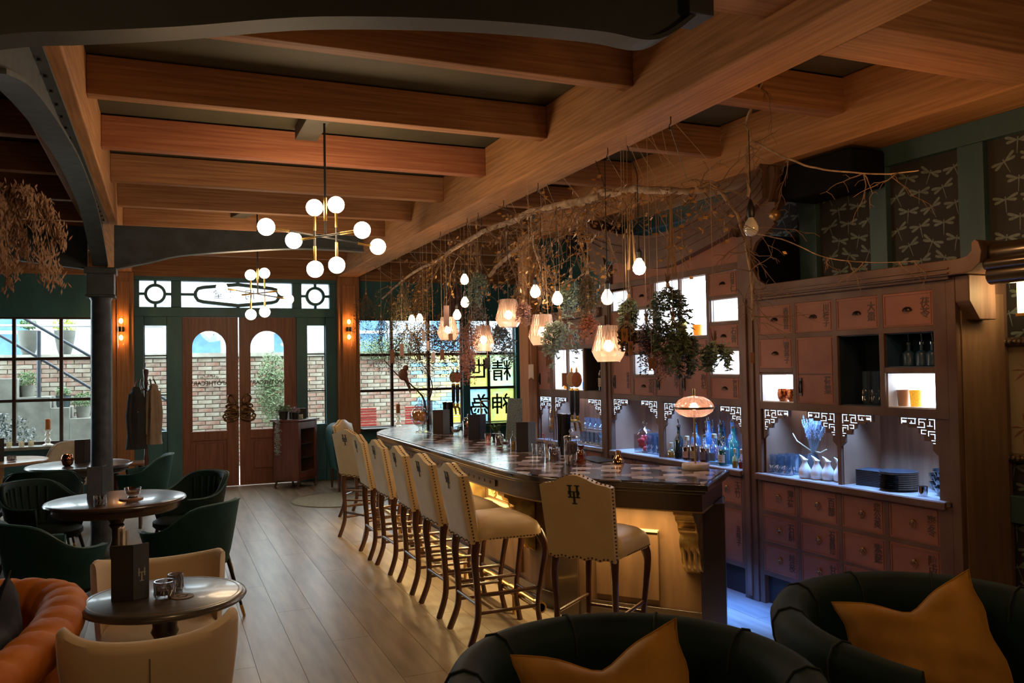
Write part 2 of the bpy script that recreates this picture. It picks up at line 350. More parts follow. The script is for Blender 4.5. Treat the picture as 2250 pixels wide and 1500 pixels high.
# door leaves
def leaf(n_, x0, x1, gx0, gx1, label):
    d = SE('door_%d' % n_); d['label'] = label; z0, z1 = .012, 2.467; gc = (gx0+gx1)/2; r = (gx1-gx0)/2; zs = 2.278-r; gb = .812
    P('stile', B().box(x0, gx0, y0, y0+.05, z0, z1), doorM, d, bevel=.003); P('stile', B().box(gx1, x1, y0, y0+.05, z0, z1), doorM, d, bevel=.003)
    arch = [(gx0, z1), (gx0, zs)]+[(gc-r*cos(pi*k/16), zs+r*sin(pi*k/16)) for k in range(17)][1:-1]+[(gx1, zs), (gx1, z1)]
    P('arched_rail', B().prism(arch, y0, y0+.05, 'y'), doorM, d)
    P('rail', B().box(gx0, gx1, y0, y0+.05, .69, gb).box(gx0, gx1, y0, y0+.05, z0, .19), doorM, d, bevel=.003)
    P('recessed_panel', B().box(gx0+.0, gx1-.0, y0+.02, y0+.045, .19, .69).box(gx0+.05, gx1-.05, y0+.004, y0+.03, .24, .64), doorM, d, bevel=.012)
    P('rail_moulding', B().strip([(gx0, .19), (gx1, .19), (gx1, .69), (gx0, .69)], .022, y0-.008, y0+.03, True), doorM, d, bevel=.003)
    P('bead', B().box(gx0, gx1, y0-.006, y0+.02, 2.33, 2.345).strip([(gx0+.006, gb+.006), (gx0+.006, zs)]+[(gc-(r-.006)*cos(pi*k/16), zs+(r-.006)*sin(pi*k/16)) for k in range(17)]+[(gx1-.006, zs), (gx1-.006, gb+.006)], .012, y0-.004, y0+.03, True), doorM, d)
    P('pane', B().box(gx0, gx1, y0+.022, y0+.027, gb, 2.278), pane, d)
    text('lettering', 'APOTHECARY', .083, greyInk, d, (gc, y0+.018, 1.505), mirror=True, bold=.002)
    for k, ch in enumerate('HEALTH'):
        a = (k-2.5)*.22; text('lettering', ch, .05, greyInk, d, (gc-sin(a)*.2, y0+.018, 1.42+cos(a)*.2), (pi/2, a*-1, 0), mirror=True, bold=.001)
    P('flourish', B().strip([(gc-.2, 1.43), (gc-.1, 1.445), (gc, 1.425), (gc+.1, 1.445), (gc+.2, 1.43)], .006, y0+.016, y0+.019), greyInk, d)
    return d
d1 = leaf(1, .25, 1.013, .371, .857, 'left leaf of the double door, wood with arched glass'); d2 = leaf(2, 1.029, 1.846, 1.174, 1.677, 'right leaf of the double door, wood with arched glass')
for d, sg in ((d1, -1), (d2, 1)):
    h = B(); xc = 1.021
    def lp(cx_, cz_, rx, rz_, tilt=0, y=y0-.045, r=.013):
        pts = [(xc+sg*(cx_+rx*cos(t)*cos(tilt)-rz_*sin(t)*sin(tilt)), y-.012*sin(2*t), cz_+rx*cos(t)*sin(tilt)+rz_*sin(t)*cos(tilt)) for t in [2*pi*k/20 for k in range(20)]]
        h.ring(pts, r, 8, True)
    lp(.105, 1.26, .05, .075, -.5); lp(.10, 1.155, .085, .05, .2); lp(.10, 1.115, .075, .055, -.3); lp(.11, 1.065, .095, .06, .15); lp(.12, 1.02, .105, .065, 0); lp(.075, 1.03, .05, .05, .6); lp(.13, .99, .08, .04, -.2)
    h.box(xc+sg*.03 if sg > 0 else xc-.10, xc+.10 if sg > 0 else xc-.03, y0-.04, y0, 1.12, 1.16).box(xc+sg*.03 if sg > 0 else xc-.10, xc+.10 if sg > 0 else xc-.03, y0-.04, y0, .98, 1.02)
    P('handle', h, bronze, d, smooth=True, label='bronze knotted pull handle')
# big windows
def bigwin(n_, xs, x0, x1, label, painted=None):
    w_ = SE('window_%d' % n_); w_['label'] = label; fr = mat('window_frame_brown', (.045, .022, .014), .45)
    b = B()
    for x in xs: b.box(x-.022, x+.022, y0+.02, y0+.085, .745, 2.455)
    P('muntin', b, fr, w_, bevel=.003)
    P('crossbar', B().box(x0, x1, y0+.03, y0+.08, 1.31, 1.352).box(x0, x1, y0+.03, y0+.08, 1.872, 1.912), fr, w_, bevel=.003)
    P('window_frame', B().box(x0, x1, y0+.01, y0+.1, .735, .775).box(x0, x1, y0+.01, y0+.1, 2.43, 2.46), fr, w_)
    cells = [x0]+list(xs)+[x1]
    for i in range(len(cells)-1):
        for z_, z2 in ((.77, 1.32), (1.345, 1.88), (1.905, 2.44)):
            key = (i, round(z_, 2)); m = (painted or {}).get(key, pane)
            P('pane', B().box(cells[i]+.005, cells[i+1]-.005, y0+.05, y0+.055, z_-.01, z2+.01), m, w_)
    return w_
bigwin(4, (-3.55, -2.98, -2.41, -1.845, -1.286, -.70), -4.1, -.65, 'left gridded window over the small tables')
yel = glass('yellow_pane', (.92, .92, .50), .04, .1, .5, (.85, .84, .42)); pgr = glass('pale_green_pane', (.85, .97, .80), .04, .1, .5, (.75, .9, .70)); pbl = glass('pale_blue_pane', (.75, .93, 1), .04, .1, .6, (.6, .85, .95)); ygr = glass('yellow_green_pane', (.86, .93, .55), .04, .1, .4, (.75, .84, .45))
wv = bigwin(5, (3.324, 3.928, 4.49, 4.96, 5.43), 2.78, 5.6, 'right gridded window behind the bar with painted panes', {(3, .77): pbl, (4, .77): ygr, (3, 1.34): yel, (4, 1.34): pgr, (3, 1.35): yel, (4, 1.35): pgr})
P('mullion', B().box(4.49, 4.61, y0-.03, y0+.1, .74, 2.5).box(5.42, 5.52, y0-.05, y0+.1, .5, 3.04), green, wv, bevel=.005)
for ch, x, z in (('世', 4.79, 1.61), ('精', 5.19, 1.58), ('為', 4.79, 1.03), ('神', 5.17, 1.03)): text('lettering', ch, .36, inkM, wv, (x, y0+.045, z), mirror=True, bold=.004)
# sills
silM = mat('sill_stone', (.32, .31, .29), .5, ns=12)
struct('trim_3', B().box(-5, -.65, y0-.26, y0+.02, .69, .73), silM, bevel=.004); struct('trim_4', B().box(2.78, 5.6, y0-.30, y0+.02, .73, .765), mat('dark_sill', (.03, .03, .03), .35), bevel=.004)
struct('baseboard_front', B().box(-5, -.65, y0-.03, y0, 0, .12).box(2.78, 5.6, y0-.03, y0, 0, .12), green)
# ================================================================ OUTSIDE
ext = P('courtyard_paving', B().box(-7, 11, YW+.14, 24, -.1, -.005), mat('paving_stone', (.45, .44, .40), .8, ns=6), kind='structure')
mort = mat('lime_mortar', (.42, .41, .35), .9, c2=(.30, .29, .24), ns=5)
bw = P('garden_wall', B().box(-6, 9, 15.62, 15.9, 0, 1.93).box(-6, 9, 15.55, 15.95, 1.93, 2.0), mort, kind='structure', label='painted brick courtyard wall seen through the door glass')
bM = [mat('brick_a', (.27, .13, .09), .9, c2=(.36, .29, .23), ns=9, lo=.3, hi=.7), mat('brick_b', (.22, .13, .10), .9, c2=(.32, .28, .21), ns=11, lo=.3, hi=.7), mat('brick_c', (.38, .35, .28), .9, c2=(.28, .22, .16), ns=9), mat('brick_d', (.18, .24, .12), .9, c2=(.30, .28, .22), ns=7), mat('brick_blue', (.16, .40, .62), .8, c2=(.3, .5, .6), ns=7), mat('brick_yellow', (.75, .68, .18), .8, c2=(.6, .55, .3), ns=7)]
rb_ = random.Random(5); cand = []
for r_ in range(26):
    z = .005+r_*.0735; x = -3.4+(r_ % 2)*.12
    while x < 7.2:
        cand.append((x, z)); x += .24
def bmat(x, z):
    if 4.35 < x < 6.4 and z < 1.9: return rb_.choice((4, 5, 5, 4, 2))
    return rb_.choice((0, 1, 2, 2, 0, 1, 2))
near = sorted(cand, key=lambda c: (0 if (.3 < c[0] < 1.15 or 2.4 < c[0] < 2.8 or -.35 < c[0] < .05 or 3.3 < c[0] < 4.4) and c[1] > .5 else 1, abs(c[0]-1.2)))
pro = {}; rest = {}
for i, (x, z) in enumerate(near):
    k = bmat(x, z)
    if i < 300:
        if k not in pro: pro[k] = P('brick', B().box(0, .227, 0, .06, 0, .062), bM[k], bw, loc=(x, 15.585+rb_.uniform(0, .008), z), bevel=.004, seg=1)
        else:
            o = pro[k].copy(); COL.objects.link(o); SP(o, bw); o.location = (x, 15.585+rb_.uniform(0, .008), z)
    else: rest.setdefault(k, B()).box(x, x+.227, 15.585, 15.63, z, z+.062)
for k, b in rest.items(): P('brickwork', b, bM[k], bw, kind='stuff')
# white house behind
hs = T('house', 'white rendered house with blue windows beyond the courtyard wall', 'building', (0, 21, 0))
wh = mat('white_render', (.42, .50, .58), .8, ns=3); P('facade', B().box(-8, 11, 0, .3, 0, 3.3), wh, hs)
for i in range(7):
    x = -5.5+i*2.0; P('window', B().box(x, x+.75, -.06, .02, 1.9, 2.9), mat('blue_shutter', (.08, .20, .32), .6), hs, bevel=.01)
P('awning_rail', B().box(-8, 11, -.3, -.22, 2.55, 2.62), mat('pale_rail', (.6, .62, .62), .5), hs)
lfM = [mat('leaf_green', (.08, .16, .035), .6, c2=(.035, .08, .015), ns=30), mat('leaf_yellow', (.34, .36, .03), .6, c2=(.16, .20, .02), ns=30), mat('leaf_pale', (.20, .27, .13), .6, c2=(.09, .15, .06), ns=30)]
def bush(name, label, c, r, m, n=500, sc=(1, 1, 1), parent=None, ls=.03, seed=1, droop=0, kind=None):
    b = B(); q = random.Random(seed)
    for _ in range(n):
        d = Vector((q.gauss(0, 1), q.gauss(0, 1), q.gauss(0, 1))).normalized()*r*(q.random()**.4); p = Vector((d.x*sc[0], d.y*sc[1], d.z*sc[2]-droop*abs(q.random())))
        a = Vector((q.gauss(0, 1), q.gauss(0, 1), q.gauss(0, 1))).normalized()*ls*q.uniform(.6, 1.3); e = a.orthogonal().normalized()*ls*.4
        b.add([p-a, p+e, p+a, p-e], [(0, 1, 2, 3)])
    return P(name, b, m, parent, loc=c, kind=kind)
YS = 14.6
concM = mat('concrete', (.26, .26, .22), .85, c2=(.17, .17, .145), ns=5)
st = T('garden_stair', 'concrete steps going down past the left window', 'stairs', (0, YS, 0))
for x0, x1, z in ((-3.2, -2.05, 1.62), (-2.05, -1.61, 1.33), (-1.61, -1.35, 1.155), (-1.35, -1.0, .98), (-1.0, -.6, .78), (-.6, -.2, .58), (-.2, .2, .38)):
    P('step', B().box(x0, x1, 0, .75, 0, z), concM, st, bevel=.006)
potM = mat('grey_pot_glaze', (.07, .075, .068), .6, c2=(.12, .12, .10), ns=4); dpM = mat('dark_pot_glaze', (.07, .10, .11), .4)
for i, (x, lab) in enumerate(((-2.05, 'tall grey pot on the courtyard wall, left of its twin'), (-1.52, 'tall grey pot with yellow shrub on the courtyard wall'))):
    t = T('garden_pot', lab, 'plant pot', (x, 15.75, 2.0), group='tall pots on the courtyard wall')
    P('pot', B().lathe([(.09, 0), (.12, .1), (.155, .3), (.165, .4), (.15, .4), (.13, .3)], 20), potM, t, smooth=True)
    bush('foliage', None, (0, 0, .50), .2 if i else .14, lfM[1] if i else lfM[0], 260, (1, 1, .6), t, seed=i)
for x, z, r, m, pm, lab in ((-1.95, 1.33, .16, 0, concM, 'green shrub in a square trough on the upper step'), (-1.46, 1.155, .10, 2, dpM, 'pale plant in a dark pot on the middle step'), (-1.18, .98, .16, 0, concM, 'green shrub in a grey trough on the lower step')):
    t = T('potted_shrub', lab, 'potted plant', (x, YS-.12, z)); t.location.y = YS+.3
    P('pot', B().lathe([(.09, 0), (.11, .18), (.095, .18), (.08, .05)], 16), pm, t, smooth=True)
    bush('foliage', None, (0, 0, .18+r*.6), r, lfM[m], 420, (1.1, 1, .85), t, seed=int(x*-100), ls=.022)
rl = T('stair_railing', 'grey tubular handrail running down beside the garden steps', 'railing', (0, YS-.1, 0)); rM = mat('galvanised_pipe', (.06, .07, .085), .45, .3)
P('post', B().ring([(-1.75, 0, 1.33), (-1.75, 0, 2.34)], .03, 10), rM, rl, smooth=True)
P('post', B().ring([(-.3, 0, .4), (-.3, 0, 1.45)], .03, 10), rM, rl, smooth=True)
P('handrail', B().ring([(-2.6, 0, 2.96), (-1.078, 0, 1.965), (.3, 0, 1.06)], .024, 10), rM, rl, smooth=True)
P('lower_rail', B().ring([(-2.6, 0, 2.5), (-1.75, 0, 1.93), (-1.067, 0, 1.466), (.3, 0, .55)], .022, 10), rM, rl, smooth=True)
P('top_rail', B().ring([(-4.5, .9, 2.47), (0, .9, 2.46)], .02, 8), mat('pale_pipe', (.5, .52, .5), .5), rl, smooth=True)
cs_ = tag(bush('climbing_shrub', None, (1.78, 15.3, 1.35), .30, lfM[2], 2600, (1.0, .5, 2.3), ls=.028, seed=9), 'pale climbing shrub trailing down the brick wall behind the right door glass', 'shrub')
P('stem', B().ring(bez([(0, .1, -1.35), (.05, .12, -.8), (-.03, .1, -.2), (.02, .1, .5)], 4), .018, 8), mat('vine_stem', (.2, .14, .09), .8), cs_)
tag(bush('wall_top_shrub', None, (3.9, 15.5, 2.05), .42, lfM[2], 1300, (1.6, .5, .55), ls=.03, seed=19), 'pale shrub spilling over the wall top behind the right window', 'shrub')
ln = T('wall_lantern', 'small grey lantern on the brick wall beside the climbing shrub', 'lantern', (2.12, 15.56, 1.72)); P('lantern_case', B().lathe([(.03, 0), (.05, .03), (.045, .2), (.02, .26), (.004, .28)], 6), dpM, ln); P('bracket', B().box(-.01, .01, 0, .06, .2, .22), dpM, ln)
redM = mat('red_rope', (.62, .10, .07), .7, c2=(.4, .05, .04), ns=60); yelM = mat('yellow_plastic', (.85, .72, .05), .5)
def outchair(x, y, m, label, cat='chair', h=1.02):
    t = T('garden_chair', label, cat, (x, y, 0))
    q = B()
    for k in range(12): q.box(-.24, .24, .0, .02, .48+k*.045, .515+k*.045)
    P('backrest', q, m, t, bevel=.005); P('seat', B().box(-.24, .24, -.45, .02, .42, .46), m, t, bevel=.01)
    for sx in (-.22, .22):
        for sy in (-.42, .0): P('leg', B().ring([(sx, sy, 0), (sx*.95, sy, .44)], .013, 8), black, t)
    return t
tag(bush('dark_shrub', None, (-2.15, 13.7, .62), .48, mat('glossy_dark_leaf', (.05, .065, .06), .15, c2=(.02, .03, .03), ns=30), 1500, (1.1, .6, 1.15), ls=.03, seed=33), 'dark glossy shrub outside, low behind the left window', 'shrub')
outchair(3.1, 14.0, redM, 'red woven garden chair outside, at the left edge of the right window'); outchair(4.08, 14.0, redM, 'red woven garden chair outside behind the bar branches')
outchair(4.85, 14.2, yelM, 'yellow garden chair outside beside the teal mullion'); outchair(5.75, 14.0, yelM, 'yellow garden chair outside behind the yellow green pane')
# ================================================================ BACK BAR CABINETS (s, o, z frame)
OFF = {}
def TC(name, label, cat, s, o=0, z=0, group=None, rz=0):
    t = T(name, label, cat, CW(s, o, z), RZ+rz, group); OFF[t.name] = (s, o, z); return t
def PC(name, b, m, par, **k):
    s, o, z = OFF[par.name]; return P(name, b, m, par, loc=(-s, -o, -z), **k)
frameM = mat('cabinet_frame_wood', (.155, .088, .062), .5, c2=(.10, .05, .032), ns=4, stretch=(1, 9, .8), spec=.3)
drawM = mat('drawer_front_rose', (.30, .125, .085), .55, c2=(.24, .095, .065), ns=5, spec=.3)
innerM = mat('niche_back_wood', (.34, .18, .11), .5, c2=(.24, .12, .075), ns=4, stretch=(9, 1, .6))
navyM = mat('navy_niche', (.018, .035, .065), .5); niLit = emitm('lit_niche_panel', (.82, .90, 1), 6)
niSide = mat('niche_side_white', (.80, .80, .82), .6); ledge = mat('shelf_stone', (.34, .30, .30), .3, ns=10)
fretL = emitm('backlit_fretwork', (.62, .80, 1), 1.5)
pullM = mat('dark_pull', (.05, .035, .03), .35, .8); knobM = mat('worn_brass', (.42, .28, .16), .35, 1)
glyph = mat('drawer_lettering', (.075, .035, .028), .6)
def drawer(par, s0, s1, z0, z1, ch=None, pull='cup', name='drawer', hinge=0, o=-.008):
    L = min(s0, s1); R = max(s0, s1); S0, O0, Z0 = OFF[par.name]; cs, cz = (L+R)/2, (z0+z1)/2; w2, h2 = (R-L)/2, (z1-z0)/2
    d = P(name, B().box(-w2, w2, -.012, .006, -h2, h2), drawM, par, loc=(cs-S0, o-O0, cz-Z0), bevel=.002)
    P('edge_bead', B().strip([(-w2+.012, -h2+.012), (w2-.012, -h2+.012), (w2-.012, h2-.012), (-w2+.012, h2-.012)], .006, .005, .010, True), drawM, d)
    if pull == 'cup':
        P('pull', B().grid(lambda u, v: (.032*cos(pi*u)*sin(pi/2*v+.001), .006+.022*sin(pi*u)*sin(pi/2*v+.001), -.008+.024*cos(pi/2*v)), 11, 6), pullM, d, smooth=True)
    elif pull == 'ring':
        P('pull', B().sph((0, .014, .012), .013, 10, 6, (1, .8, 1)).ring([(.02*cos(t), .016, -.006+.02*sin(t)) for t in [2*pi*k/14 for k in range(14)]], .0035, 6, True), knobM, d, smooth=True)
    elif pull == 'bar':
        x = (w2-.035)*(1 if hinge else 1); P('pull', B().box(x-.012, x+.012, .006, .012, -h2+.05, -h2+.17).ring([(x, .02, -h2+.07), (x, .026, -h2+.11), (x, .02, -h2+.15)], .006, 6), pullM, d)
    if ch:
        sz_ = .052 if len(ch) > 2 else .062
        zc = 0 if h2 < .2 else -h2+.12
        text('lettering', ch, sz_, glyph, d, (-w2+.05, .0075, zc), (pi/2, 0, pi), vertical=True, ext=.0006, bold=.0008)
    return d
def niche(par, s0, s1, z0, z1, lit=True, depth=.24, m=None):
    L = min(s0, s1); R = max(s0, s1); y = -depth
    PC('niche_back', B().box(L, R, y-.01, y, z0, z1), niLit if lit else (m or navyM), par)
    sd = niSide if lit else (m or navyM)
    PC('niche_lining', B().box(L-.002, L+.006, y, -.02, z0, z1).box(R-.006, R+.002, y, -.02, z0, z1).box(L, R, y, -.02, z1-.006, z1+.002).box(L, R, y, -.02, z0-.002, z0+.006), sd, par)
def fret(par, s0, s1, z, w=.25, h=.15):
    # pierced corner brackets, lit from behind
    for side, sg, so in (('l', -1, s1), ('r', 1, s0)):
        st_ = [(0, 0), (w, 0), (w, -.045), (w*.78, -.045), (w*.78, -.06), (w*.5, -.06), (w*.5, -.09), (w*.36, -.10), (w*.36, -.13), (w*.14, -.13), (w*.14, -h-.03), (0, -h-.06)]
        br = PC('fret_bracket', B().prism([(so+sg*x, z+y) for x, y in st_], -.03, -.012, 'y'), frameM, par)
        segs = [(.02, -.008, .055, -.008), (.02, -.008, .02, -.06), (.05, -.02, .05, -.045), (.035, -.045, .065, -.045), (.075, -.008, .12, -.008), (.12, -.008, .12, -.04), (.09, -.025, .12, -.025), (.085, -.03, .085, -.055), (.085, -.055, .13, -.055), (.14, -.008, .19, -.008), (.145, -.008, .145, -.035), (.145, -.035, .18, -.035), (.17, -.022, .17, -.035), (.2, -.008, .235, -.008), (.235, -.008, .235, -.038), (.205, -.03, .235, -.022),
                (.02, -.075, .06, -.075), (.06, -.075, .06, -.10), (.02, -.09, .045, -.09), (.02, -.09, .02, -.115), (.075, -.07, .105, -.07), (.105, -.07, .105, -.09), (.08, -.09, .105, -.09), (.02, -.125, .04, -.125), (.03, -.14, .02, -.14)]
        g = B(); k = w/.25
        for a, b_, c, d in segs:
            g.box(min(so+sg*a*k, so+sg*c*k)-.0021, max(so+sg*a*k, so+sg*c*k)+.0021, -.0125, -.0105, z+min(b_, d)-.0021, z+max(b_, d)+.0021)
        P('fretwork', g, fretL, br)
def opening(par, s0, s1, z1, z0=.91, depth=.36):
    L, R = min(s0, s1), max(s0, s1)
    PC('recess_back', B().box(L, R, -depth-.01, -depth, z0, z1+.05), innerM, par)
    PC('recess_side', B().box(L-.004, L+.004, -depth, -.03, z0, z1+.05), innerM, par); PC('recess_side', B().box(R-.004, R+.004, -depth, -.03, z0, z1+.05), innerM, par)
    fret(par, L, R, z1)
    c = CW((L+R)/2, -.10, z1+.03)
    lamp('AREA', 'shelf_light', c, 9.5*(R-L), (.20, .46, 1), R-L-.06, .05, (0, 0, RZ), spread=1.5)
def unit_low(par, sL, sR, cells_top, rows, cells_low, lrows, opens, ztop=2.14, fr=1.41, lab=None):
    # face frame, sides, counter, kick
    b = B(); b.box(sR, sR+.045, -.44, .0, .03, ztop).box(sL-.045, sL, -.44, .0, .03, ztop)
    b.box(sR, sL, -.44, -.42, .03, ztop).box(sR, sL, -.42, 0, ztop-.02, ztop)
    PC('carcass', b, frameM, par, bevel=.003)
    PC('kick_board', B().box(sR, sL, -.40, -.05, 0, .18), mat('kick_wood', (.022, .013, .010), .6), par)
    b = B()
    xs = sorted(cells_top); edges = [sR+.045]+[x for c in xs for x in c]+[sL-.045]
    for i in range(0, len(edges), 2):
        if edges[i+1]-edges[i] > .001: b.box(edges[i], edges[i+1], -.03, 0, fr, ztop-.02)
    ys = sorted(rows); ed = [fr-.05]+[y for r_ in ys for y in r_]+[ztop-.02]
    for i in range(0, len(ed), 2):
        if ed[i+1]-ed[i] > .001: b.box(sR+.045, sL-.045, -.03, -.001, ed[i], ed[i+1])
    return b
# ---- bay nearest the camera
u1 = TC('apothecary_cabinet', 'low near apothecary cabinet with curled roof board, holding copper mugs and plates', 'cabinet', -.9)
cs = [(-.507, -.19), (-.859, -.542), (-1.211, -.894), (-1.578, -1.246)]
b = B(); b.box(-1.715, -1.66, -.44, 0, .0, 2.14).box(-.19, -.145, -.42, 0, .0, 2.14).box(-1.66, -.19, -.44, -.42, .03, 2.14).box(-1.66, -.19, -.42, 0, 2.12, 2.14)
PC('carcass', b, frameM, u1, bevel=.003)
PC('end_panel', B().box(-1.722, -1.714, -.40, -.04, .08, 2.05), mat('end_panel_wood', (.21, .125, .07), .5, c2=(.16, .09, .05), ns=4, stretch=(5, 5, .6)), u1, bevel=.003)
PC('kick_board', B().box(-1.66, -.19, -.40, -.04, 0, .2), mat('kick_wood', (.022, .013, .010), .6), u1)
b = B()
for a, c in ((-1.66, -1.578), (-1.246, -1.211), (-.894, -.859), (-.542, -.507)): b.box(a, c, -.03, 0, 1.36, 2.12)
for a, c in ((-1.66, -1.578), (-1.246, -1.211), (-.894, -.859), (-.542, -.507)): b.box(a, c, -.03, 0, .2, .875)
for a, c in ((2.077, 2.12), (1.846, 1.88), (1.36, 1.41)): b.box(-1.6, -.19, -.03, -.0005, a, c)
b.box(-.859, -.19, -.03, -.0005, 1.60, 1.61); b.box(-1.578, -1.246, -.03, -.0005, 1.615, 1.645); b.box(-.507, -.19, -.03, -.0005, 1.615, 1.645)
for a, c in ((.86, .877), (.625, .65), (.42, .435), (.2, .23)): b.box(-1.66, -.19, -.03, -.0005, a, c)
b.box(-1.66, -1.579, -.42, -.01, .9, 1.37).box(-.891, -.862, -.42, -.01, .9, 1.37)
PC('face_frame', b, frameM, u1, bevel=.002)
PC('shelf', B().box(-1.64, -.15, -.42, .025, .877, .91), ledge, u1, bevel=.004)
PC('shelf_edge', B().box(-1.64, -.15, .015, .035, .865, .905), frameM, u1, bevel=.004)
for c, ch in zip(cs, ('香荔苗', '川楝子', '大棗', '茯苓')): drawer(u1, c[0], c[1], 1.88, 2.077, ch)
drawer(u1, *cs[0], 1.645, 1.846, '覆盆子'); drawer(u1, *cs[1], 1.41, 1.846, '荷葉', 'bar', 'cabinet_door')
niche(u1, *cs[0], 1.41, 1.615); niche(u1, *cs[2], 1.41, 1.846, False); niche(u1, *cs[3], 1.645, 1.846, False, m=mat('blue_niche', (.03, .075, .16), .5)); niche(u1, *cs[3], 1.41, 1.615)
for i, (z0, z1) in enumerate(((.65, .86), (.435, .625), (.23, .42))):
    for j, c in enumerate(cs):
        drawer(u1, *c, z0, z1, (('薄荷', '百部', '蒲公英', '麥冬'), ('石斛', '石菖蒲', '紫蘇', '陳皮'), ('桂枝', '甘草', '當歸', '白芷'))[i][j], 'ring')
opening(u1, -.205, -.862, 1.36); opening(u1, -.891, -1.579, 1.36)
# lintel board with upturned end
lint = [(-.146, 2.14), (-1.70, 2.14), (-1.85, 2.15), (-1.90, 2.19), (-1.91, 2.25), (-1.895, 2.30), (-1.875, 2.315), (-1.855, 2.30), (-1.855, 2.26), (-1.83, 2.235), (-1.78, 2.225), (-.146, 2.225)]
PC('lintel', B().prism(lint, -.30, .05, 'y'), frameM, u1, bevel=.004)
PC('lintel_moulding', B().box(-1.72, -.146, .05, .062, 2.15, 2.158).box(-1.72, -.146, .05, .058, 2.175, 2.185).box(-1.70, -.14, -.02, .03, 2.125, 2.142), frameM, u1, bevel=.002)
PC('scroll_bracket', B().prism([(-.22, 1.90), (-.08, 1.90), (.0, 2.0), (.0, 2.14), (-.22, 2.14)], -1.80, -1.716, 'x'), frameM, u1, bevel=.006)
rt_ = TC('roof_tiles', 'dark glazed half round roof tiles at the curled end of the cabinet roof', 'roof tiles', -2.0, -.1, 2.2); tileM = mat('dark_glaze', (.05, .035, .022), .28, .4, coat=.5)
for dz, dy, r in ((.035, .0, .062), (-.075, .02, .05), (-.02, .06, .03)):
    PC('roof_tile', B().ring([(-1.90, -.06+dy, 2.2+dz), (-2.7, -.06+dy, 2.2+dz)], r, 18), tileM, rt_, smooth=True)
# ---- tall central unit
u2 = TC('pediment_cabinet', 'tall central apothecary cabinet with curved pediment and glowing niches', 'cabinet', .87)
cc = [(.02, .345), (.378, .705), (.723, 1.05), (1.08, 1.385), (1.42, 1.72)]
b = B().box(-.14, -.002, -.44, .012, 0, 2.60).box(1.74, 1.885, -.44, .012, 0, 2.60).box(-.002, 1.74, -.44, -.42, .03, 2.5).box(-.09, -.05, .012, .03, .03, 2.14).box(1.79, 1.83, .012, .03, .03, 2.14)
PC('carcass', b, frameM, u2, bevel=.004)
PC('dark_side', B().box(-.143, -.139, -.44, -.03, 2.23, 2.60), mat('dark_return', (.008, .008, .010), .9, spec=.1), u2)
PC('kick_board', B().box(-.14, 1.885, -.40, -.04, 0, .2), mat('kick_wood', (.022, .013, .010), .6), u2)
b = B()
for a, c in ((-.01, .02), (.345, .378), (1.05, 1.08), (1.385, 1.42), (1.72, 1.75)): b.box(a, c, -.03, 0, 1.37, 2.42)
b.box(.705, .723, -.03, 0, 1.37, 2.37)
b.box(-.002, 1.75, -.03, -.0005, 2.37, 2.42).box(-.002, 1.75, -.03, -.0005, 1.37, 1.418)
for z in (1.585, 1.79, 1.982, 2.18): b.box(.02, .345, -.03, -.0005, z-.012, z+.012)
for z in (1.583, 1.783, 1.968, 2.172): b.box(1.08, 1.385, -.03, -.0005, z-.010, z+.010)
b.box(.378, 1.05, -.03, -.0005, 1.875, 1.90).box(1.42, 1.72, -.03, -.0005, 2.153, 2.168)
for a in (-.002, .345, .705, 1.05, 1.385, 1.72): b.box(a, a+.03, -.03, 0, .2, .877)
for a, c in ((.86, .877), (.61, .65), (.2, .23)): b.box(-.002, 1.75, -.03, -.0005, a, c)
b.box(.97, 1.045, -.42, -.01, .9, 1.39).box(-.002, .01, -.42, -.01, .9, 1.39)
PC('face_frame', b, frameM, u2, bevel=.002)
PC('shelf', B().box(-.01, 1.75, -.42, .03, .877, .91), ledge, u2, bevel=.004); PC('shelf_edge', B().box(-.01, 1.75, .02, .04, .865, .905), frameM, u2, bevel=.004)
drawer(u2, *cc[0], 2.192, 2.365, '白果仁'); niche(u2, *cc[0], 1.995, 2.168); drawer(u2, *cc[0], 1.802, 1.970, '石膏'); niche(u2, *cc[0], 1.597, 1.778); drawer(u2, *cc[0], 1.418, 1.573, '何首烏')
niche(u2, cc[1][0], cc[2][1], 1.90, 2.37, depth=.28)
drawer(u2, *cc[1], 1.42, 1.875, '枸杞', 'bar', 'cabinet_door'); drawer(u2, *cc[2], 1.42, 1.875, '黃芩', 'bar', 'cabinet_door')
drawer(u2, *cc[3], 2.182, 2.365, '杜仲'); niche(u2, *cc[3], 1.978, 2.162); drawer(u2, *cc[3], 1.793, 1.958, '丹參'); niche(u2, *cc[3], 1.593, 1.773); drawer(u2, *cc[3], 1.418, 1.573, '艾葉')
niche(u2, *cc[4], 2.168, 2.35); drawer(u2, *cc[4], 1.42, 2.153, '益母草', 'bar', 'cabinet_door')
for i, c in enumerate(cc):
    drawer(u2, *c, .65, .86, ('玉竹', '百合', '山藥', '蓮子', '紅花')[i], 'ring'); drawer(u2, *c, .23, .61, ('五味子', '黃耆', '柴胡', '半夏', '防風')[i], None, 'cabinet_door')
opening(u2, 0.01, .97, 1.365); opening(u2, 1.045, 1.74, 1.375)
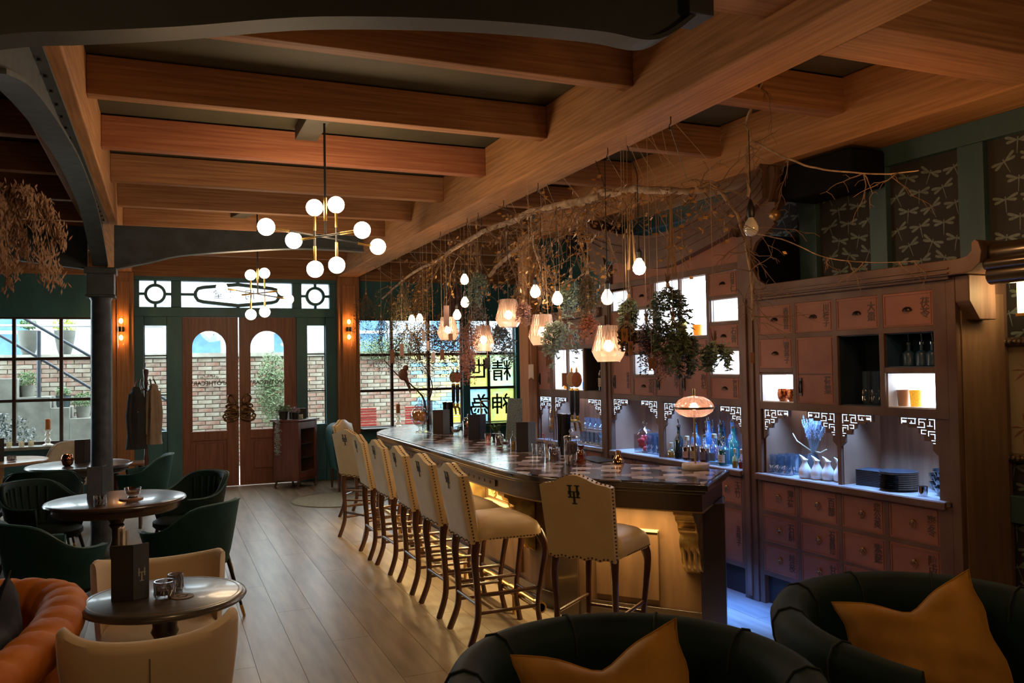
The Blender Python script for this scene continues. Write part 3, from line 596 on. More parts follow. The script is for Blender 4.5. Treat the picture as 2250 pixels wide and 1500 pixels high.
# curved pediment: upper and lower profile mirrored about the middle
mid = .872
upc = [(0, 2.725), (.2, 2.735), (.38, 2.77), (.6, 2.81), (.75, 2.85), (.92, 2.89), (1.04, 2.925), (1.13, 2.98), (1.19, 3.035)]
loc_ = [(0, 2.475), (.15, 2.485), (.3, 2.52), (.5, 2.56), (.65, 2.59), (.79, 2.62), (.86, 2.60)]
tip = [(1.225, 3.045), (1.255, 3.035), (1.262, 2.98), (1.235, 2.90), (1.215, 2.85), (1.19, 2.81)]
def bothsides(f): return [(mid-x, z) for x, z in reversed(f)]+[(mid+x, z) for x, z in f[1:]]
outer = bothsides(upc+tip[:0]); out_poly = [(mid-x, z) for x, z in tip[::-1]]+[(mid-x, z) for x, z in reversed(upc)]+[(mid+x, z) for x, z in upc[1:]]+[(mid+x, z) for x, z in tip]
low = [(mid+x, z) for x, z in [(1.0, 2.62)]+loc_[::-1]]+[(mid-x, z) for x, z in loc_[1:]+[(1.0, 2.62)]]
# build the pediment as a strip of quads (front, back, edges)
def band(up_, lo_, o0, o1):
    q = B(); n = len(up_)
    for i in range(n-1):
        (a, za), (b_, zb) = up_[i], up_[i+1]; (c, zc), (d, zd) = lo_[i], lo_[i+1]
        q.add([(a, o0, za), (b_, o0, zb), (d, o0, zd), (c, o0, zc), (a, o1, za), (b_, o1, zb), (d, o1, zd), (c, o1, zc)], [(0, 1, 2, 3), (7, 6, 5, 4), (0, 4, 5, 1), (3, 2, 6, 7), (0, 3, 7, 4), (1, 5, 6, 2)])
    return q
def samp(f, x):
    for (a, za), (b_, zb) in zip(f, f[1:]):
        if a <= x <= b_: return za+(zb-za)*(x-a)/(b_-a)
    return f[-1][1]
xsn = [i/24*1.19 for i in range(25)]; full = [-x for x in xsn[::-1]]+xsn[1:]
lo2 = loc_[:-1]+[(.87, 2.66), (1.0, 2.72), (1.1, 2.78), (1.19, 2.83)]
U = [(mid+x, samp(upc, abs(x))) for x in full]; L2 = [(mid+x, samp(lo2, abs(x))) for x in full]
ped = PC('pediment', band(U, L2, -.20, .05), frameM, u2)
for sg in (-1, 1):
    PC('pediment_end', B().prism([(mid+sg*x, z) for x, z in ((1.12, 2.95), (1.19, 3.035), (1.225, 3.05), (1.255, 3.035), (1.262, 2.98), (1.235, 2.90), (1.215, 2.85), (1.19, 2.80), (1.255, 2.79), (1.255, 2.755), (1.225, 2.74), (1.215, 2.70), (1.235, 2.66), (1.25, 2.64), (1.16, 2.588), (1.06, 2.538), (1.005, 2.454), (1.012, 2.356), (1.07, 2.269), (1.20, 2.20), (1.20, 2.14), (.95, 2.14), (.95, 2.60), (1.0, 2.75))], -.03, .0, 'y'), frameM, u2)
    PC('roof_return', B().box(mid+sg*1.24-(.02 if sg > 0 else .60), mid+sg*1.24+(.6 if sg > 0 else .02), -.40, -.09, 2.80, 3.05), mat('dark_return', (.008, .008, .010), .9, spec=.1), u2, bevel=.03)
    PC('ball_finial', B().sph((mid+sg*1.25, -.005, 2.70), .042, 16, 10), mat('gilded_ball', (.55, .30, .10), .35, .7), u2, smooth=True)
ml = lambda k: ([(mid+x, samp(upc, abs(x))*k+samp(lo2, abs(x))*(1-k)) for x in full])
for k_, w_, t_ in ((.62, .010, .060), (.35, .012, .058)):
    A_ = ml(k_); PC('pediment_moulding', band([(x, z+w_) for x, z in A_], [(x, z-w_) for x, z in A_], .05, t_), frameM, u2)
PC('pediment_band', band([(x, z+.03) for x, z in U], [(x, z) for x, z in U], -.12, .065), frameM, u2)
xs3 = [x for x in full if abs(x) < .86]
PC('arched_panel', band([(mid+x, samp(loc_, abs(x))) for x in xs3], [(mid+x, 2.42) for x in xs3], -.05, -.02), drawM, u2)
PC('panel_back', B().box(0, 1.74, -.10, -.06, 2.40, 2.72), frameM, u2)
# ---- far low unit
u3 = TC('apothecary_cabinet', 'far low apothecary cabinet behind the beer taps, beside the window', 'cabinet', 2.6)
c3 = [(1.935, 2.218), (2.25, 2.545), (2.574, 2.85), (2.90, 3.18)]
b = B().box(1.89, 1.925, -.44, 0, 0, 2.14).box(3.19, 3.245, -.44, 0, 0, 2.14).box(1.92, 3.2, -.44, -.42, .03, 2.14).box(1.92, 3.2, -.42, 0, 2.12, 2.14)
for a, c in ((2.218, 2.25), (2.545, 2.574), (2.85, 2.90), (3.18, 3.2)): b.box(a, c, -.03, 0, 1.40, 2.12).box(a, c, -.03, 0, .2, .877)
for a, c in ((2.08, 2.12), (1.845, 1.88), (1.36, 1.435), (.86, .877), (.61, .65), (.2, .23)): b.box(1.92, 3.2, -.03, -.0005, a, c)
b.box(2.86, 2.90, -.42, -.01, .9, 1.4)
PC('carcass', b, frameM, u3, bevel=.002)
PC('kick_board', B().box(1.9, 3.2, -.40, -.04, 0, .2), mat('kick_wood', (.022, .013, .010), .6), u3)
PC('shelf', B().box(1.89, 3.2, -.42, .025, .877, .91), ledge, u3, bevel=.004)
PC('lintel', B().prism([(mid*2-x, z) for x, z in lint], -.30, .05, 'y'), frameM, u3, bevel=.004)
for c, ch in zip(c3, ('茉莉', '菊花', '玫瑰', '桑葉')): drawer(u3, *c, 1.88, 2.08, ch)
niche(u3, *c3[0], 1.435, 1.845, False, m=mat('dark_niche', (.03, .022, .02), .6)); niche(u3, *c3[1], 1.435, 1.845); niche(u3, *c3[2], 1.435, 1.845); drawer(u3, *c3[3], 1.435, 1.845, '丁香', 'bar', 'cabinet_door')
for c in c3: drawer(u3, *c, .65, .86, None, 'ring'); drawer(u3, *c, .23, .61, None, None, 'cabinet_door')
opening(u3, 1.935, 2.85, 1.36); opening(u3, 2.91, 3.18, 1.36)
# cool strip under the bar counter on the staff side lights the floor
lamp('AREA', 'floor_strip_light', CW(-.2, .32, .60), 11, (.06, .22, 1), .9, .1, (0, 0, RZ), spread=1.5)
lamp('AREA', 'floor_strip_light', CW(2.2, .32, .60), 7, (.06, .22, 1), 2.2, .1, (0, 0, RZ), spread=1.5)
# ================================================================ BAR
outl = [(2.155, 9.03), (2.165, 5.62), (2.185, 5.32), (2.225, 5.08), (2.30, 4.88), (2.42, 4.735), (2.966, 4.127), (3.515, 4.64), (3.26, 5.09), (3.12, 5.28), (3.10, 5.6), (3.12, 9.1), (3.25, 9.5), (3.42, 9.75), (2.80, 10.24), (2.35, 9.62), (2.22, 9.32)]
bar = T('bar_counter', 'long dark bar counter with hexagon inlaid top and brass foot rail', 'bar', (2.6, 7, 0))
def PB(name, b, m, par=bar, **k): return P(name, b, m, par, loc=(-2.6, -7, 0), **k)
def inset(poly, d):
    n = len(poly); out = []; A = sum(poly[i][0]*poly[(i+1) % n][1]-poly[(i+1) % n][0]*poly[i][1] for i in range(n)); sg = 1 if A > 0 else -1
    for i in range(n):
        p0, p1, p2 = Vector(poly[i-1]), Vector(poly[i]), Vector(poly[(i+1) % n]); e1 = (p1-p0).normalized(); e2 = (p2-p1).normalized()
        n1 = Vector((-e1.y, e1.x))*sg; n2 = Vector((-e2.y, e2.x))*sg; m = (n1+n2).normalized(); out.append(tuple(p1+m*d/max(.35, m.dot(n1))))
    return out
barM = mat('bar_dark_wood', (.045, .026, .018), .3, c2=(.03, .018, .012), ns=5, coat=.4)
slab = PB('counter_slab', B().prism(outl, .925, .966, 'z'), mat('counter_edge', (.035, .028, .026), .16, coat=.6), bevel=.008)
PB('slab_moulding', B().prism(inset(outl, .02), .905, .926, 'z'), barM, bevel=.006)
PB('apron', B().prism(inset(outl, .045), .79, .906, 'z'), barM, bevel=.004)
PB('apron_bead', B().prism(inset(outl, .038), .792, .80, 'z'), mat('gold_line', (.45, .30, .14), .4, .8))
basep = inset(outl, .30)
panM = mat('bar_panel_wood', (.15, .082, .04), .42, c2=(.10, .055, .028), ns=4, stretch=(3, 3, .6), spec=.3)
basep = [(2.455, 9.0), (2.455, 5.60), (2.47, 5.38), (2.53, 5.20), (2.62, 5.06), (3.13, 4.44), (3.40, 4.66), (3.18, 5.05), (3.04, 5.3), (3.02, 5.6), (3.04, 9.1), (3.2, 9.55), (2.92, 9.8), (2.6, 9.5)]
PB('bar_body', B().prism(basep, .0, .80, 'z'), panM)
PB('plinth', B().prism(inset(basep, -.02), .0, .12, 'z'), barM, bevel=.004)
PB('end_post', B().prism([(3.10, 4.41), (3.27, 4.38), (3.44, 4.60), (3.30, 4.72)], 0, .80, 'z'), barM, bevel=.004)
PB('end_post', B().prism([(2.47, 5.16), (2.57, 5.06), (2.62, 5.12), (2.53, 5.22)], 0, .80, 'z'), barM, bevel=.004)
# studs along the apron, panels, corbels
goldM = mat('gilded_relief', (.50, .34, .13), .38, .75, c2=(.28, .18, .07), ns=14)
q = B()
for k in range(30): q.obox((2.198, 5.72+k*.115, .848), (.006, .022, .022))
PB('apron_stud', q, mat('dark_stud', (.02, .014, .012), .3, .5))
PB('apron_band', B().box(2.199, 2.207, 5.62, 9.1, .825, .872), mat('apron_band', (.07, .05, .04), .4))
def corbel(x, y, a):
    prof = [(0, .79), (.24, .79), (.24, .765), (.215, .755), (.20, .72), (.165, .70), (.15, .655), (.12, .63), (.13, .58), (.115, .53), (.09, .50), (.085, .44), (.06, .40), (.0, .36)]
    c = P('corbel', B().prism(prof, -.062, .062, 'y'), goldM, bar, loc=(x-2.6, y-7, 0), bevel=.004); c.rotation_euler.z = a
    P('corbel_flute', B().ring([(.118, -.035, .60), (.10, -.035, .47), (.05, -.035, .39)], .011, 6).ring([(.118, 0, .60), (.10, 0, .47), (.05, 0, .39)], .011, 6).ring([(.118, .035, .60), (.10, .035, .47), (.05, .035, .39)], .011, 6).box(.13, .175, -.05, .05, .66, .675).box(.155, .205, -.055, -.004, .725, .74).box(.155, .205, .004, .055, .725, .74), goldM, c, smooth=True)
wd = Vector((.634, -.773, 0)); wn = Vector((-.773, -.634, 0)); wa = math.atan2(wn.y, wn.x)
corbel(3.10, 4.47, wa); corbel(2.455, 5.55, pi)
for y in (6.55, 7.55, 8.5): corbel(2.455, y, pi)
glow = mat('lit_ledge_tone', (.52, .44, .26), .4)  # light falling on the ledges is put into this pale colour
for ya, yb in ((5.72, 6.42), (6.70, 7.42), (7.70, 8.36)):
    f_ = PB('front_panel', B().box(2.43, 2.456, ya, yb, .16, .60), panM, bevel=.006); PB('panel_ledge', B().box(2.415, 2.456, ya, yb, .60, .617), glow, bevel=.003)
    PB('gilded_plaque', B().box(2.446, 2.457, ya+.02, yb-.02, .64, .78), mat('plaque_cream', (.46, .38, .2), .5))
    g = B()
    for yy in (ya+.16, (ya+yb)/2, yb-.16): g.ring([(2.443, yy+.06*cos(t), .71+.06*sin(t)) for t in [2*pi*k/18 for k in range(18)]], .007, 6, True).ring([(2.443, yy+.03*cos(t), .70+.03*sin(t)) for t in [2*pi*k/12 for k in range(12)]], .005, 6, True)
    PB('plaque_relief', g, goldM, smooth=True)
A_ = Vector((2.64, 5.04, 0)); Bq = A_+wd*.52
M_ = Matrix.Translation(A_) @ Matrix.Rotation(math.atan2(wd.y, wd.x), 4, 'Z')
PB('front_panel', B().box(.06, .50, -.02, .01, .16, .60).xf(M_), panM, bevel=.006); PB('panel_ledge', B().box(.06, .50, -.035, .01, .60, .615).xf(M_), glow, bevel=.003)
# warm strip under the counter lip
WS = (1, .70, .30)
lamp('AREA', 'under_counter_light', (2.30, 7.35, .785), 40, WS, .03, 3.5, (0, 0, 0), spread=2.9)
lamp('AREA', 'under_counter_light', (2.72, 4.66, .785), 10, WS, .03, .75, (0, 0, math.atan2(wd.y, wd.x)-pi/2), spread=2.9)
fr_ = B().ring([(2.20, 9.2, .16), (2.20, 4.85, .16)], .026, 14)
for y in (5.3, 6.3, 7.3, 8.3): fr_.ring([(2.20, y, .0), (2.20, y, .16)], .014, 8).ring([(2.20, y-.05, .16), (2.20, y+.05, .16)], .035, 14)
fr_.ring([(2.20, 4.93, .16), (2.20, 4.85, .16)], .036, 14).ring([(2.20, 5.75, .16), (2.20, 5.62, .16)], .033, 14)
PB('foot_rail', fr_, brass, smooth=True)
# hexagon tiles of the top
hexM = [mat('hex_dark', (.035, .02, .018), .2, coat=.2), mat('hex_brown', (.13, .075, .06), .2, coat=.2, c2=(.075, .05, .045), ns=14), mat('hex_grey', (.50, .42, .43), .2, coat=.2, c2=(.36, .30, .32), ns=14), mat('hex_pale', (.80, .72, .74), .2, coat=.2, c2=(.62, .56, .60), ns=14)]
def clip(poly, win):
    out = list(poly)
    for i in range(len(win)):
        a, b_ = Vector(win[i]), Vector(win[(i+1) % len(win)]); inp = out; out = []
        if not inp: break
        ins = lambda p: (b_.x-a.x)*(p[1]-a.y)-(b_.y-a.y)*(p[0]-a.x) >= 0
        for j in range(len(inp)):
            p, q_ = inp[j-1], inp[j]
            if ins(p) != ins(q_):
                d1_ = (b_.x-a.x)*(p[1]-a.y)-(b_.y-a.y)*(p[0]-a.x); d2_ = (b_.x-a.x)*(q_[1]-a.y)-(b_.y-a.y)*(q_[0]-a.x); t = d1_/(d1_-d2_)
                out.append((p[0]+(q_[0]-p[0])*t, p[1]+(q_[1]-p[1])*t))
            if ins(q_): out.append(q_)
    return out
inn = inset(outl, .03)
area = sum(inn[i][0]*inn[(i+1) % len(inn)][1]-inn[(i+1) % len(inn)][0]*inn[i][1] for i in range(len(inn)))
hr = .078; hexes = []
for i in range(0, 18):
    for j in range(0, 60):
        cx_ = 2.1+i*hr*1.5; cy_ = 4.05+j*hr*sqrt(3)+(i % 2)*hr*sqrt(3)/2
        win = [(cx_+(hr-.0015)*cos(pi/3*k), cy_+(hr-.0015)*sin(pi/3*k)) for k in range(6)]
        pc_ = clip(inn, win)
        if len(pc_) >= 3:
            ar = abs(sum(pc_[a][0]*pc_[(a+1) % len(pc_)][1]-pc_[(a+1) % len(pc_)][0]*pc_[a][1] for a in range(len(pc_))))/2
            if ar > .0012: hexes.append((cx_, cy_, pc_, ar > .0155, (i-(j-i//2)) % 3))
hexes.sort(key=lambda h: h[1]); rh = random.Random(11); pr = {}; restb = {}
for n_, (cx_, cy_, pc_, fullh, hc) in enumerate(hexes):
    k = ((0, 1, 1), (1, 0, 2), (2, 3, 2))[int(hc)][rh.randrange(3)]
    if n_ < 298:
        if fullh and k in pr: o = pr[k].copy(); COL.objects.link(o); SP(o, bar); o.location = (cx_-2.6, cy_-7, 0)
        else:
            o = P('hexagon_tile', B().prism([(x-cx_, y-cy_) for x, y in pc_], .9655, .9705, 'z'), hexM[k], bar, loc=(cx_-2.6, cy_-7, 0))
            if fullh: pr[k] = o
    else: restb.setdefault(k, B()).prism(pc_, .9655, .9705, 'z')
for k, b in restb.items(): PB('hexagon_tiles', b, hexM[k], kind='stuff')
# ================================================================ BAR STOOLS
leath = mat('cream_leather', (.72, .54, .29), .36, c2=(.64, .46, .235), ns=7, bump=.03, spec=.5, lo=.3, hi=.7)
legM = mat('dark_turned_wood', (.085, .03, .017), .28, c2=(.05, .018, .01), ns=6, coat=.5)
nailM = mat('nail_heads', (.12, .07, .035), .35, .9)
def rrect(hx, hy, r, n=4):
    out = []
    for cx_, cy_, a0 in ((hx-r, hy-r, 0), (-hx+r, hy-r, pi/2), (-hx+r, -hy+r, pi), (hx-r, -hy+r, 1.5*pi)):
        for k in range(n+1): a = a0+pi/2*k/n; out.append((cx_+r*cos(a), cy_+r*sin(a)))
    return out
def make_stool():
    t = T('bar_stool', 'x', 'bar stool')
    # backrest: camel-back outline, padded front; local +x faces the bar
    def topz(y): a = abs(y)/.215; return 1.045+.05*(.5+.5*cos(pi*min(1, a*1.25)))-(.012*max(0, a-.85)/.15)
    def botz(y): return .615+.012*abs(sin(4.5*pi*(y/.43+.5)))
    ny, nz = 18, 12; th = .075; b = B(); fr_, bk = [], []
    def pt(i, j, side):
        y = -.215+.43*i/ny; z0, z1 = botz(y), topz(y); z = z0+(z1-z0)*j/nz; lean = -.025-.085*((z-.62)/.45)
        yy = y*(.93+.07*(z-.62)/.45); e = min(i, ny-i)/ny*2; f = min(1, e*3.2)**.5; g = min(1, min(j+.6, nz-j)/nz*4)**.5
        x = lean+(th*.55+.028*f*g if side else -.018-.008*f*g)
        return (x, yy, z)
    vs = [pt(i, j, 1) for j in range(nz+1) for i in range(ny+1)]+[pt(i, j, 0) for j in range(nz+1) for i in range(ny+1)]
    n = (ny+1)*(nz+1); fs = []
    for j in range(nz):
        for i in range(ny): a = j*(ny+1)+i; fs += [(a, a+1, a+ny+2, a+ny+1), (n+a, n+a+ny+1, n+a+ny+2, n+a+1)]
    for i in range(ny): fs += [(i, n+i, n+i+1, i+1), (nz*(ny+1)+i, nz*(ny+1)+i+1, n+nz*(ny+1)+i+1, n+nz*(ny+1)+i)]
    for j in range(nz): a = j*(ny+1); fs += [(a, a+ny+1, n+a+ny+1, n+a), (a+ny, n+a+ny, n+a+2*ny+1, a+2*ny+1)]
    b.add(vs, fs); P('backrest', b, leath, t, smooth=True)
    # seat
    ol = rrect(.23, .225, .07, 5); N = len(ol); cx0 = .195; rings = []
    for k, (sc, z) in enumerate(((.96, 0), (1.0, .012), (1.01, .035), (.99, .058), (.92, .088), (.76, .116), (.48, .138), (.16, .147))):
        r_ = []
        for i, (x, y) in enumerate(ol):
            zz = .628+z
            if k == 0: zz = .628+.014*abs(sin(i/N*2*pi*4))
            r_.append((cx0+x*sc*(1.03 if x > 0 else .9), y*sc*(1 if x < 0 else 1.05), zz))
        rings.append(r_)
    P('seat', B().loft(rings), leath, t, smooth=True)
    nb = B()
    def nail(p): nb.obox(p, (.0075, .0075, .0075))
    for k in range(20):
        for sy in (-1, 1):
            z = .635+k*.0205; nail((-.019-.085*((z-.62)/.45), sy*(.215*(.93+.07*(z-.62)/.45)+.003), z))
    for k in range(17): y = -.2+k*.025; nail((-.052, y*.93, botz(y)+.010)); nail((-.013-.085*((topz(y)-.62)/.45), y, topz(y)+.003))
    L_ = rings[1]
    for i in range(N):
        p, q_ = Vector(L_[i]), Vector(L_[(i+1) % N]); m = max(1, round((q_-p).length/.022))
        for k in range(m):
            v = p.lerp(q_, k/m)
            if v.x > .06: nail((v.x, v.y, v.z+.004))
    P('nail_trim', nb, nailM, t, kind='stuff')
    # cabriole legs
    for sy in (-1, 1):
        P('leg', B().ring(bez([(.005, sy*.175, .66), (-.015, sy*.185, .52), (.0, sy*.18, .34), (.0, sy*.185, .16), (-.055, sy*.20, .0)], 5), [.025, .027, .027, .025, .023, .022, .021, .02, .0195, .019, .019, .019, .019, .019, .019, .019, .019, .019, .019, .019, .019], 8, tw=pi/8, flat=(1.1, .9)), legM, t, smooth=True)
        P('leg', B().ring(bez([(.415, sy*.17, .66), (.455, sy*.19, .55), (.43, sy*.185, .38), (.405, sy*.175, .18), (.435, sy*.185, .0)], 5), [.027, .029, .030, .029, .027, .024, .022, .021, .02, .019, .018, .018, .018, .017, .017, .017, .017, .018, .018, .019, .02], 8, tw=pi/8), legM, t, smooth=True)
        P('stretcher', B().ring([(.0, sy*.18, .30), (.415, sy*.18, .30)], .0115, 8), legM, t, smooth=True); P('stretcher', B().ring([(-.002, sy*.182, .19), (.405, sy*.175, .19)], .0115, 8), legM, t, smooth=True)
    P('stretcher', B().ring([(.41, -.178, .24), (.41, .178, .24)], .012, 8), legM, t, smooth=True)
    P('stretcher', B().ring([(-.002, -.18, .245), (-.002, .18, .245)], .0115, 8), legM, t, smooth=True)
    # monogram on the rear of the back: H over T with serifs
    g = B(); k = .0017
    def bar_(u0, u1, v0, v1): g.box(-.0012, .0012, -u1*k, -u0*k, v0*k, v1*k)
    for u in (-13, 13): bar_(u-3.4, u+3.4, -2, 38); bar_(u-9, u+9, 36, 39); bar_(u-9, u+9, -3, 0)
    bar_(-16, 16, 16, 18.5)
    bar_(-3.6, 3.6, -22, 16); bar_(-9, 9, -24, -21); bar_(-20, -17, 8, 19); bar_(17, 20, 8, 19)
    for v in range(len(g.v)): pass
    mg = P('monogram', g, inkM, t, loc=(-.062, 0, .985)); mg.rotation_euler.y = -.188; mg.location = (-.1195, 0, .975)
    return t
st0 = make_stool()
sty = [4.99, 5.63, 6.27, 6.92, 7.52, 8.30]
labs = ['cream leather bar stool with dark legs, nearest of the row along the bar front', 'cream leather bar stool, second of the row counted from the camera', 'cream leather bar stool, third of the row counted from the camera', 'cream leather bar stool, fourth of the row counted from the camera', 'cream leather bar stool, fifth of the row, just before the one by the door side', 'cream leather bar stool at the door end of the row, turned slightly aside']
for i, y in enumerate(sty):
    o = st0 if i == 0 else dup(st0); o.location = (1.755-(.03 if i == 4 else 0)+(-.01 if i in (3,) else 0), y, 0); o.rotation_euler.z = (.0, .02, -.02, .03, -.02, .42)[i]
    o['label'] = labs[i]; o['group'] = 'cream leather stools along the bar'
dup(st0, (2.155, 4.155, 0), math.atan2(.60, .80), 'cream leather bar stool seen squarely from behind at the angled near end of the bar', 'cream leather stools along the bar')
dup(st0, (2.00, 9.72, 0), -.60, 'cream leather bar stool at the far angled end of the bar, pale in window light', 'cream leather stools along the bar')
# ================================================================ SOFT SEATING
velG = mat('teal_velvet', (.012, .055, .057), .62, c2=(.006, .034, .032), ns=5, sheen=.35, spec=.2)
velD = mat('dark_green_velvet', (.006, .022, .019), .65, c2=(.003, .012, .011), ns=4, sheen=.12, spec=.2)
velB = mat('beige_velvet', (.64, .50, .33), .7, c2=(.54, .40, .24), ns=3, sheen=.25, spec=.2, lo=.3, hi=.7)
velO = mat('orange_velvet', (.62, .195, .03), .65, c2=(.47, .13, .018), ns=5, sheen=.1, spec=.2)
goldV = mat('gold_velvet', (.42, .20, .028), .6, c2=(.22, .095, .012), ns=5, sheen=.2, spec=.2, lo=.3, hi=.7)
def shell(a0, a1, n, rx, ry, top, bot, th, taper=.75, flare=0, roll_=None, z_b=.42, m=5):
    # curved wrap-around back: angle 0 = back (-x); closed cross-section lofted round
    rings = []
    for i in range(n+1):
        a = a0+(a1-a0)*i/n; zt = top(a); zb = bot(a) if callable(bot) else bot; ca, sa = -cos(a), sin(a); r_ = []
        prof = []
        for j in range(m+1):
            t = j/m; z = zb+(zt-zb)*t; k = taper+(1-taper)*min(1, t*1.1)**.7+flare*t*t; prof.append((k, 0, z))
        R = roll_ or th/2
        outer = [(k, 0, z) for k, _, z in prof[:-1]]; kt = prof[-1][0]
        for q_ in range(6): ph = pi*q_/5; outer.append((kt, -R+R*cos(ph)+(R*.0), zt-R+R*sin(ph)))
        inner = [(k, -th, z) for k, _, z in prof[:-1]][::-1]
        for k, d, z in outer+inner: r_.append((ca*(rx*k+d), sa*(ry*k+d), z))
        rings.append(r_)
    return rings
def endcap(b, rings): return b.loft(rings, False, True)
def tub_chair(m, legm, label, loc, rz, group=None, tall=.83, arm=.66, name='tub_chair', pleat=True):
    t = T(name, label, 'chair', loc, rz, group)
    def top(a): x = abs(a); return arm+(tall-arm)*(1/(1+math.exp((x-1.15)*6)))+.0
    P('shell', endcap(B(), shell(-2.25, 2.25, 36, .30, .31, top, .40, .045, .78, .04)), m, t, smooth=True)
    P('piping', B().ring([(-cos(a)*.305*1.04, sin(a)*.315*1.04, top(a)-.004) for a in [-2.2+4.4*k/30 for k in range(31)]], .006, 6), mat('velvet_piping', (.02, .085, .075), .5) if m is velG or m is velD else m, t, smooth=True)
    P('seat', B().lathe([(.02, .40), (.235, .40), (.255, .42), (.255, .455), (.22, .475), (.02, .485)], 24, (.02, 0, 0), sx=1.05), m, t, smooth=True)
    for sx, sy in ((.17, .17), (.17, -.17), (-.17, .17), (-.17, -.17)):
        l = P('leg', B().ring([(sx*1.45, sy*1.45, 0), (sx, sy, .41)], [.009, .014], 8), legm, t, smooth=True)
        P('ferrule', B().ring([(sx*1.45, sy*1.45, 0.001), (sx*1.36, sy*1.36, .08)], [.0098, .0115], 8), brass, l, smooth=True)
    if pleat:
        for k in range(7):
            a = -.75+.25*k; P('channel', B().ring([(-cos(a)*.262*.86, sin(a)*.27*.86, .49), (-cos(a)*.262*.98, sin(a)*.27*.98, top(a)-.05)], .012, 6), m, t, smooth=True)
    return t
G1 = 'teal velvet tub chairs'
tub_chair(velG, black, 'teal velvet tub chair in front of the middle round table, its back to the camera', (-.62, 5.80, 0), .55, G1)
tub_chair(velG, black, 'teal velvet tub chair right of the middle table, nearer the aisle', (.16, 6.05, 0), 2.45, G1)
tub_chair(velD, black, 'dark velvet tub chair behind the right side of the middle table', (.19, 7.55, 0), -2.55, G1)
tub_chair(velD, black, 'dark velvet tub chair left behind the middle table', (-.88, 7.62, 0), -.75, G1)
tub_chair(velG, black, 'teal velvet tub chair with pleated inside by the coat rack', (-.22, 9.55, 0), 3.0, G1)
tub_chair(velD, black, 'dark velvet tub chair at the left edge of the frame', (-1.62, 8.75, 0), .75, G1)
tub_chair(velD, black, 'dark velvet tub chair half hidden left of the table with the copper votive', (-1.02, 8.75, 0), 1.6, G1)
wch = tub_chair(mat('white_boucle', (.62, .56, .48), .8, ns=8), black, 'pale upholstered chair by the left window', (-.97, 11.05, 0), -1.6, None, .88, .60, 'window_chair', False)
# beige winged chairs: low curved back swelling up at both ends
def wing_chair(loc, rz, label):
    t = T('winged_chair', label, 'chair', loc, rz, 'beige velvet winged chairs'); n = 28; rings = []
    for i in range(n+1):
        u = -1+2*i/n; au = abs(u); lat = .305*sin(u*1.25)/sin(1.25); fwd = -.27+.17*au**2.6; zt = .732+.058*au**2.0-.02*max(0, au-.9)/.1; zb = .40; rr_ = []
        tx, ty = .44*au**1.6*(1 if u > 0 else -1), 1.0; L_ = sqrt(tx*tx+1); nx, ny_ = -1/L_, tx/L_
        for (d, f) in ((-.05, 0), (-.02, .3), (.012, .65), (.022, .9), (.018, .965), (-.002, 1.0), (-.03, 1.0), (-.048, .965), (-.056, .9), (-.072, .6), (-.095, .3), (-.115, 0)):
            rr_.append((fwd+nx*d, lat*(1+.0*f)+ny_*d, zb+(zt-zb)*f))
        rings.append(rr_)
    P('backrest', B().loft(rings), velB, t, smooth=True)
    P('seam', B().ring([(-.271-d, .0, z) for d, z in ((-.05, .40), (-.02, .49), (.012, .605), (.022, .68))], .0022, 5), mat('seam_thread', (.20, .13, .06), .7), t)
    ol = rrect(.25, .26, .12, 5)
    P('seat', B().loft([[(x*k+.04, y*k, z) for x, y in ol] for k, z in ((.9, .30), (1, .33), (1.02, .40), (1, .44), (.9, .465), (.6, .475), (.2, .478))]), velB, t, smooth=True)
    for sx, sy in ((.2, .2), (.2, -.2), (-.17, .17), (-.17, -.17)): P('leg', B().ring([(sx*1.2+.04, sy*1.2, 0), (sx+.04, sy, .32)], [.012, .02], 8), black, t, smooth=True)
    return t
wing_chair((-.05, 3.55, 0), 1.57, 'beige velvet winged chair in front of the nearest round table, its back to the camera')
wing_chair((-.02, 4.47, 0), -1.55, 'beige velvet winged chair facing the camera behind the nearest round table')
# barrel armchairs, dark green, thick rolled rim
def barrel(loc, rz, label, R=.50, H=.80, m=velD, open_=2.35):
    t = T('barrel_armchair', label, 'armchair', loc, rz, 'dark green barrel armchairs'); rings = []; n = 44
    for i in range(n+1):
        a = -open_+2*open_*i/n; ca, sa = -cos(a), sin(a); u = abs(a)/open_; zt = H-.06*u**3; q_ = []
        for k, z in ((.90, .10), (.97, .30), (1.0, zt-.16), (1.035, zt-.10), (1.04, zt-.05), (1.0, zt-.012), (.93, zt), (.86, zt-.014), (.80, zt-.06), (.785, zt-.12), (.80, zt-.20), (.78, .30), (.76, .10)): q_.append((ca*R*k, sa*R*k, z))
        rings.append(q_)
    P('backrest', B().loft(rings), m, t, smooth=True)
    for k in range(-3, 4):
        a = k*.62; dz = .06*(abs(a)/open_)**3; P('seam', B().ring([(-cos(a)*R*kk, sin(a)*R*kk, z-dz) for kk, z in ((1.002, H-.16), (1.037, H-.10), (1.043, H-.05), (1.003, H-.009), (.93, H+.003), (.858, H-.011), (.797, H-.058), (.782, H-.12))], .0045, 6), mat('velvet_seam', (.008, .016, .014), .8), t, smooth=True)
    P('seat', B().lathe([(.01, .12), (.40, .12), (.41, .36), (.39, .42), (.30, .44), (.01, .45)], 30, (.06, 0, 0)), m, t, smooth=True)
    for a in (.8, 2.3, 4, 5.5): P('foot', B().lathe([(.018, 0), (.03, .11)], 10, (cos(a)*.33, sin(a)*.33, 0)), black, t)
    return t
barrel((1.31, 2.20, 0), -1.62, 'dark green velvet barrel armchair at the bottom centre holding one gold cushion', .56, .795)
barrel((2.55, 2.18, 0), -1.75, 'dark green velvet barrel armchair at the bottom right with piped seams', .56, .81)
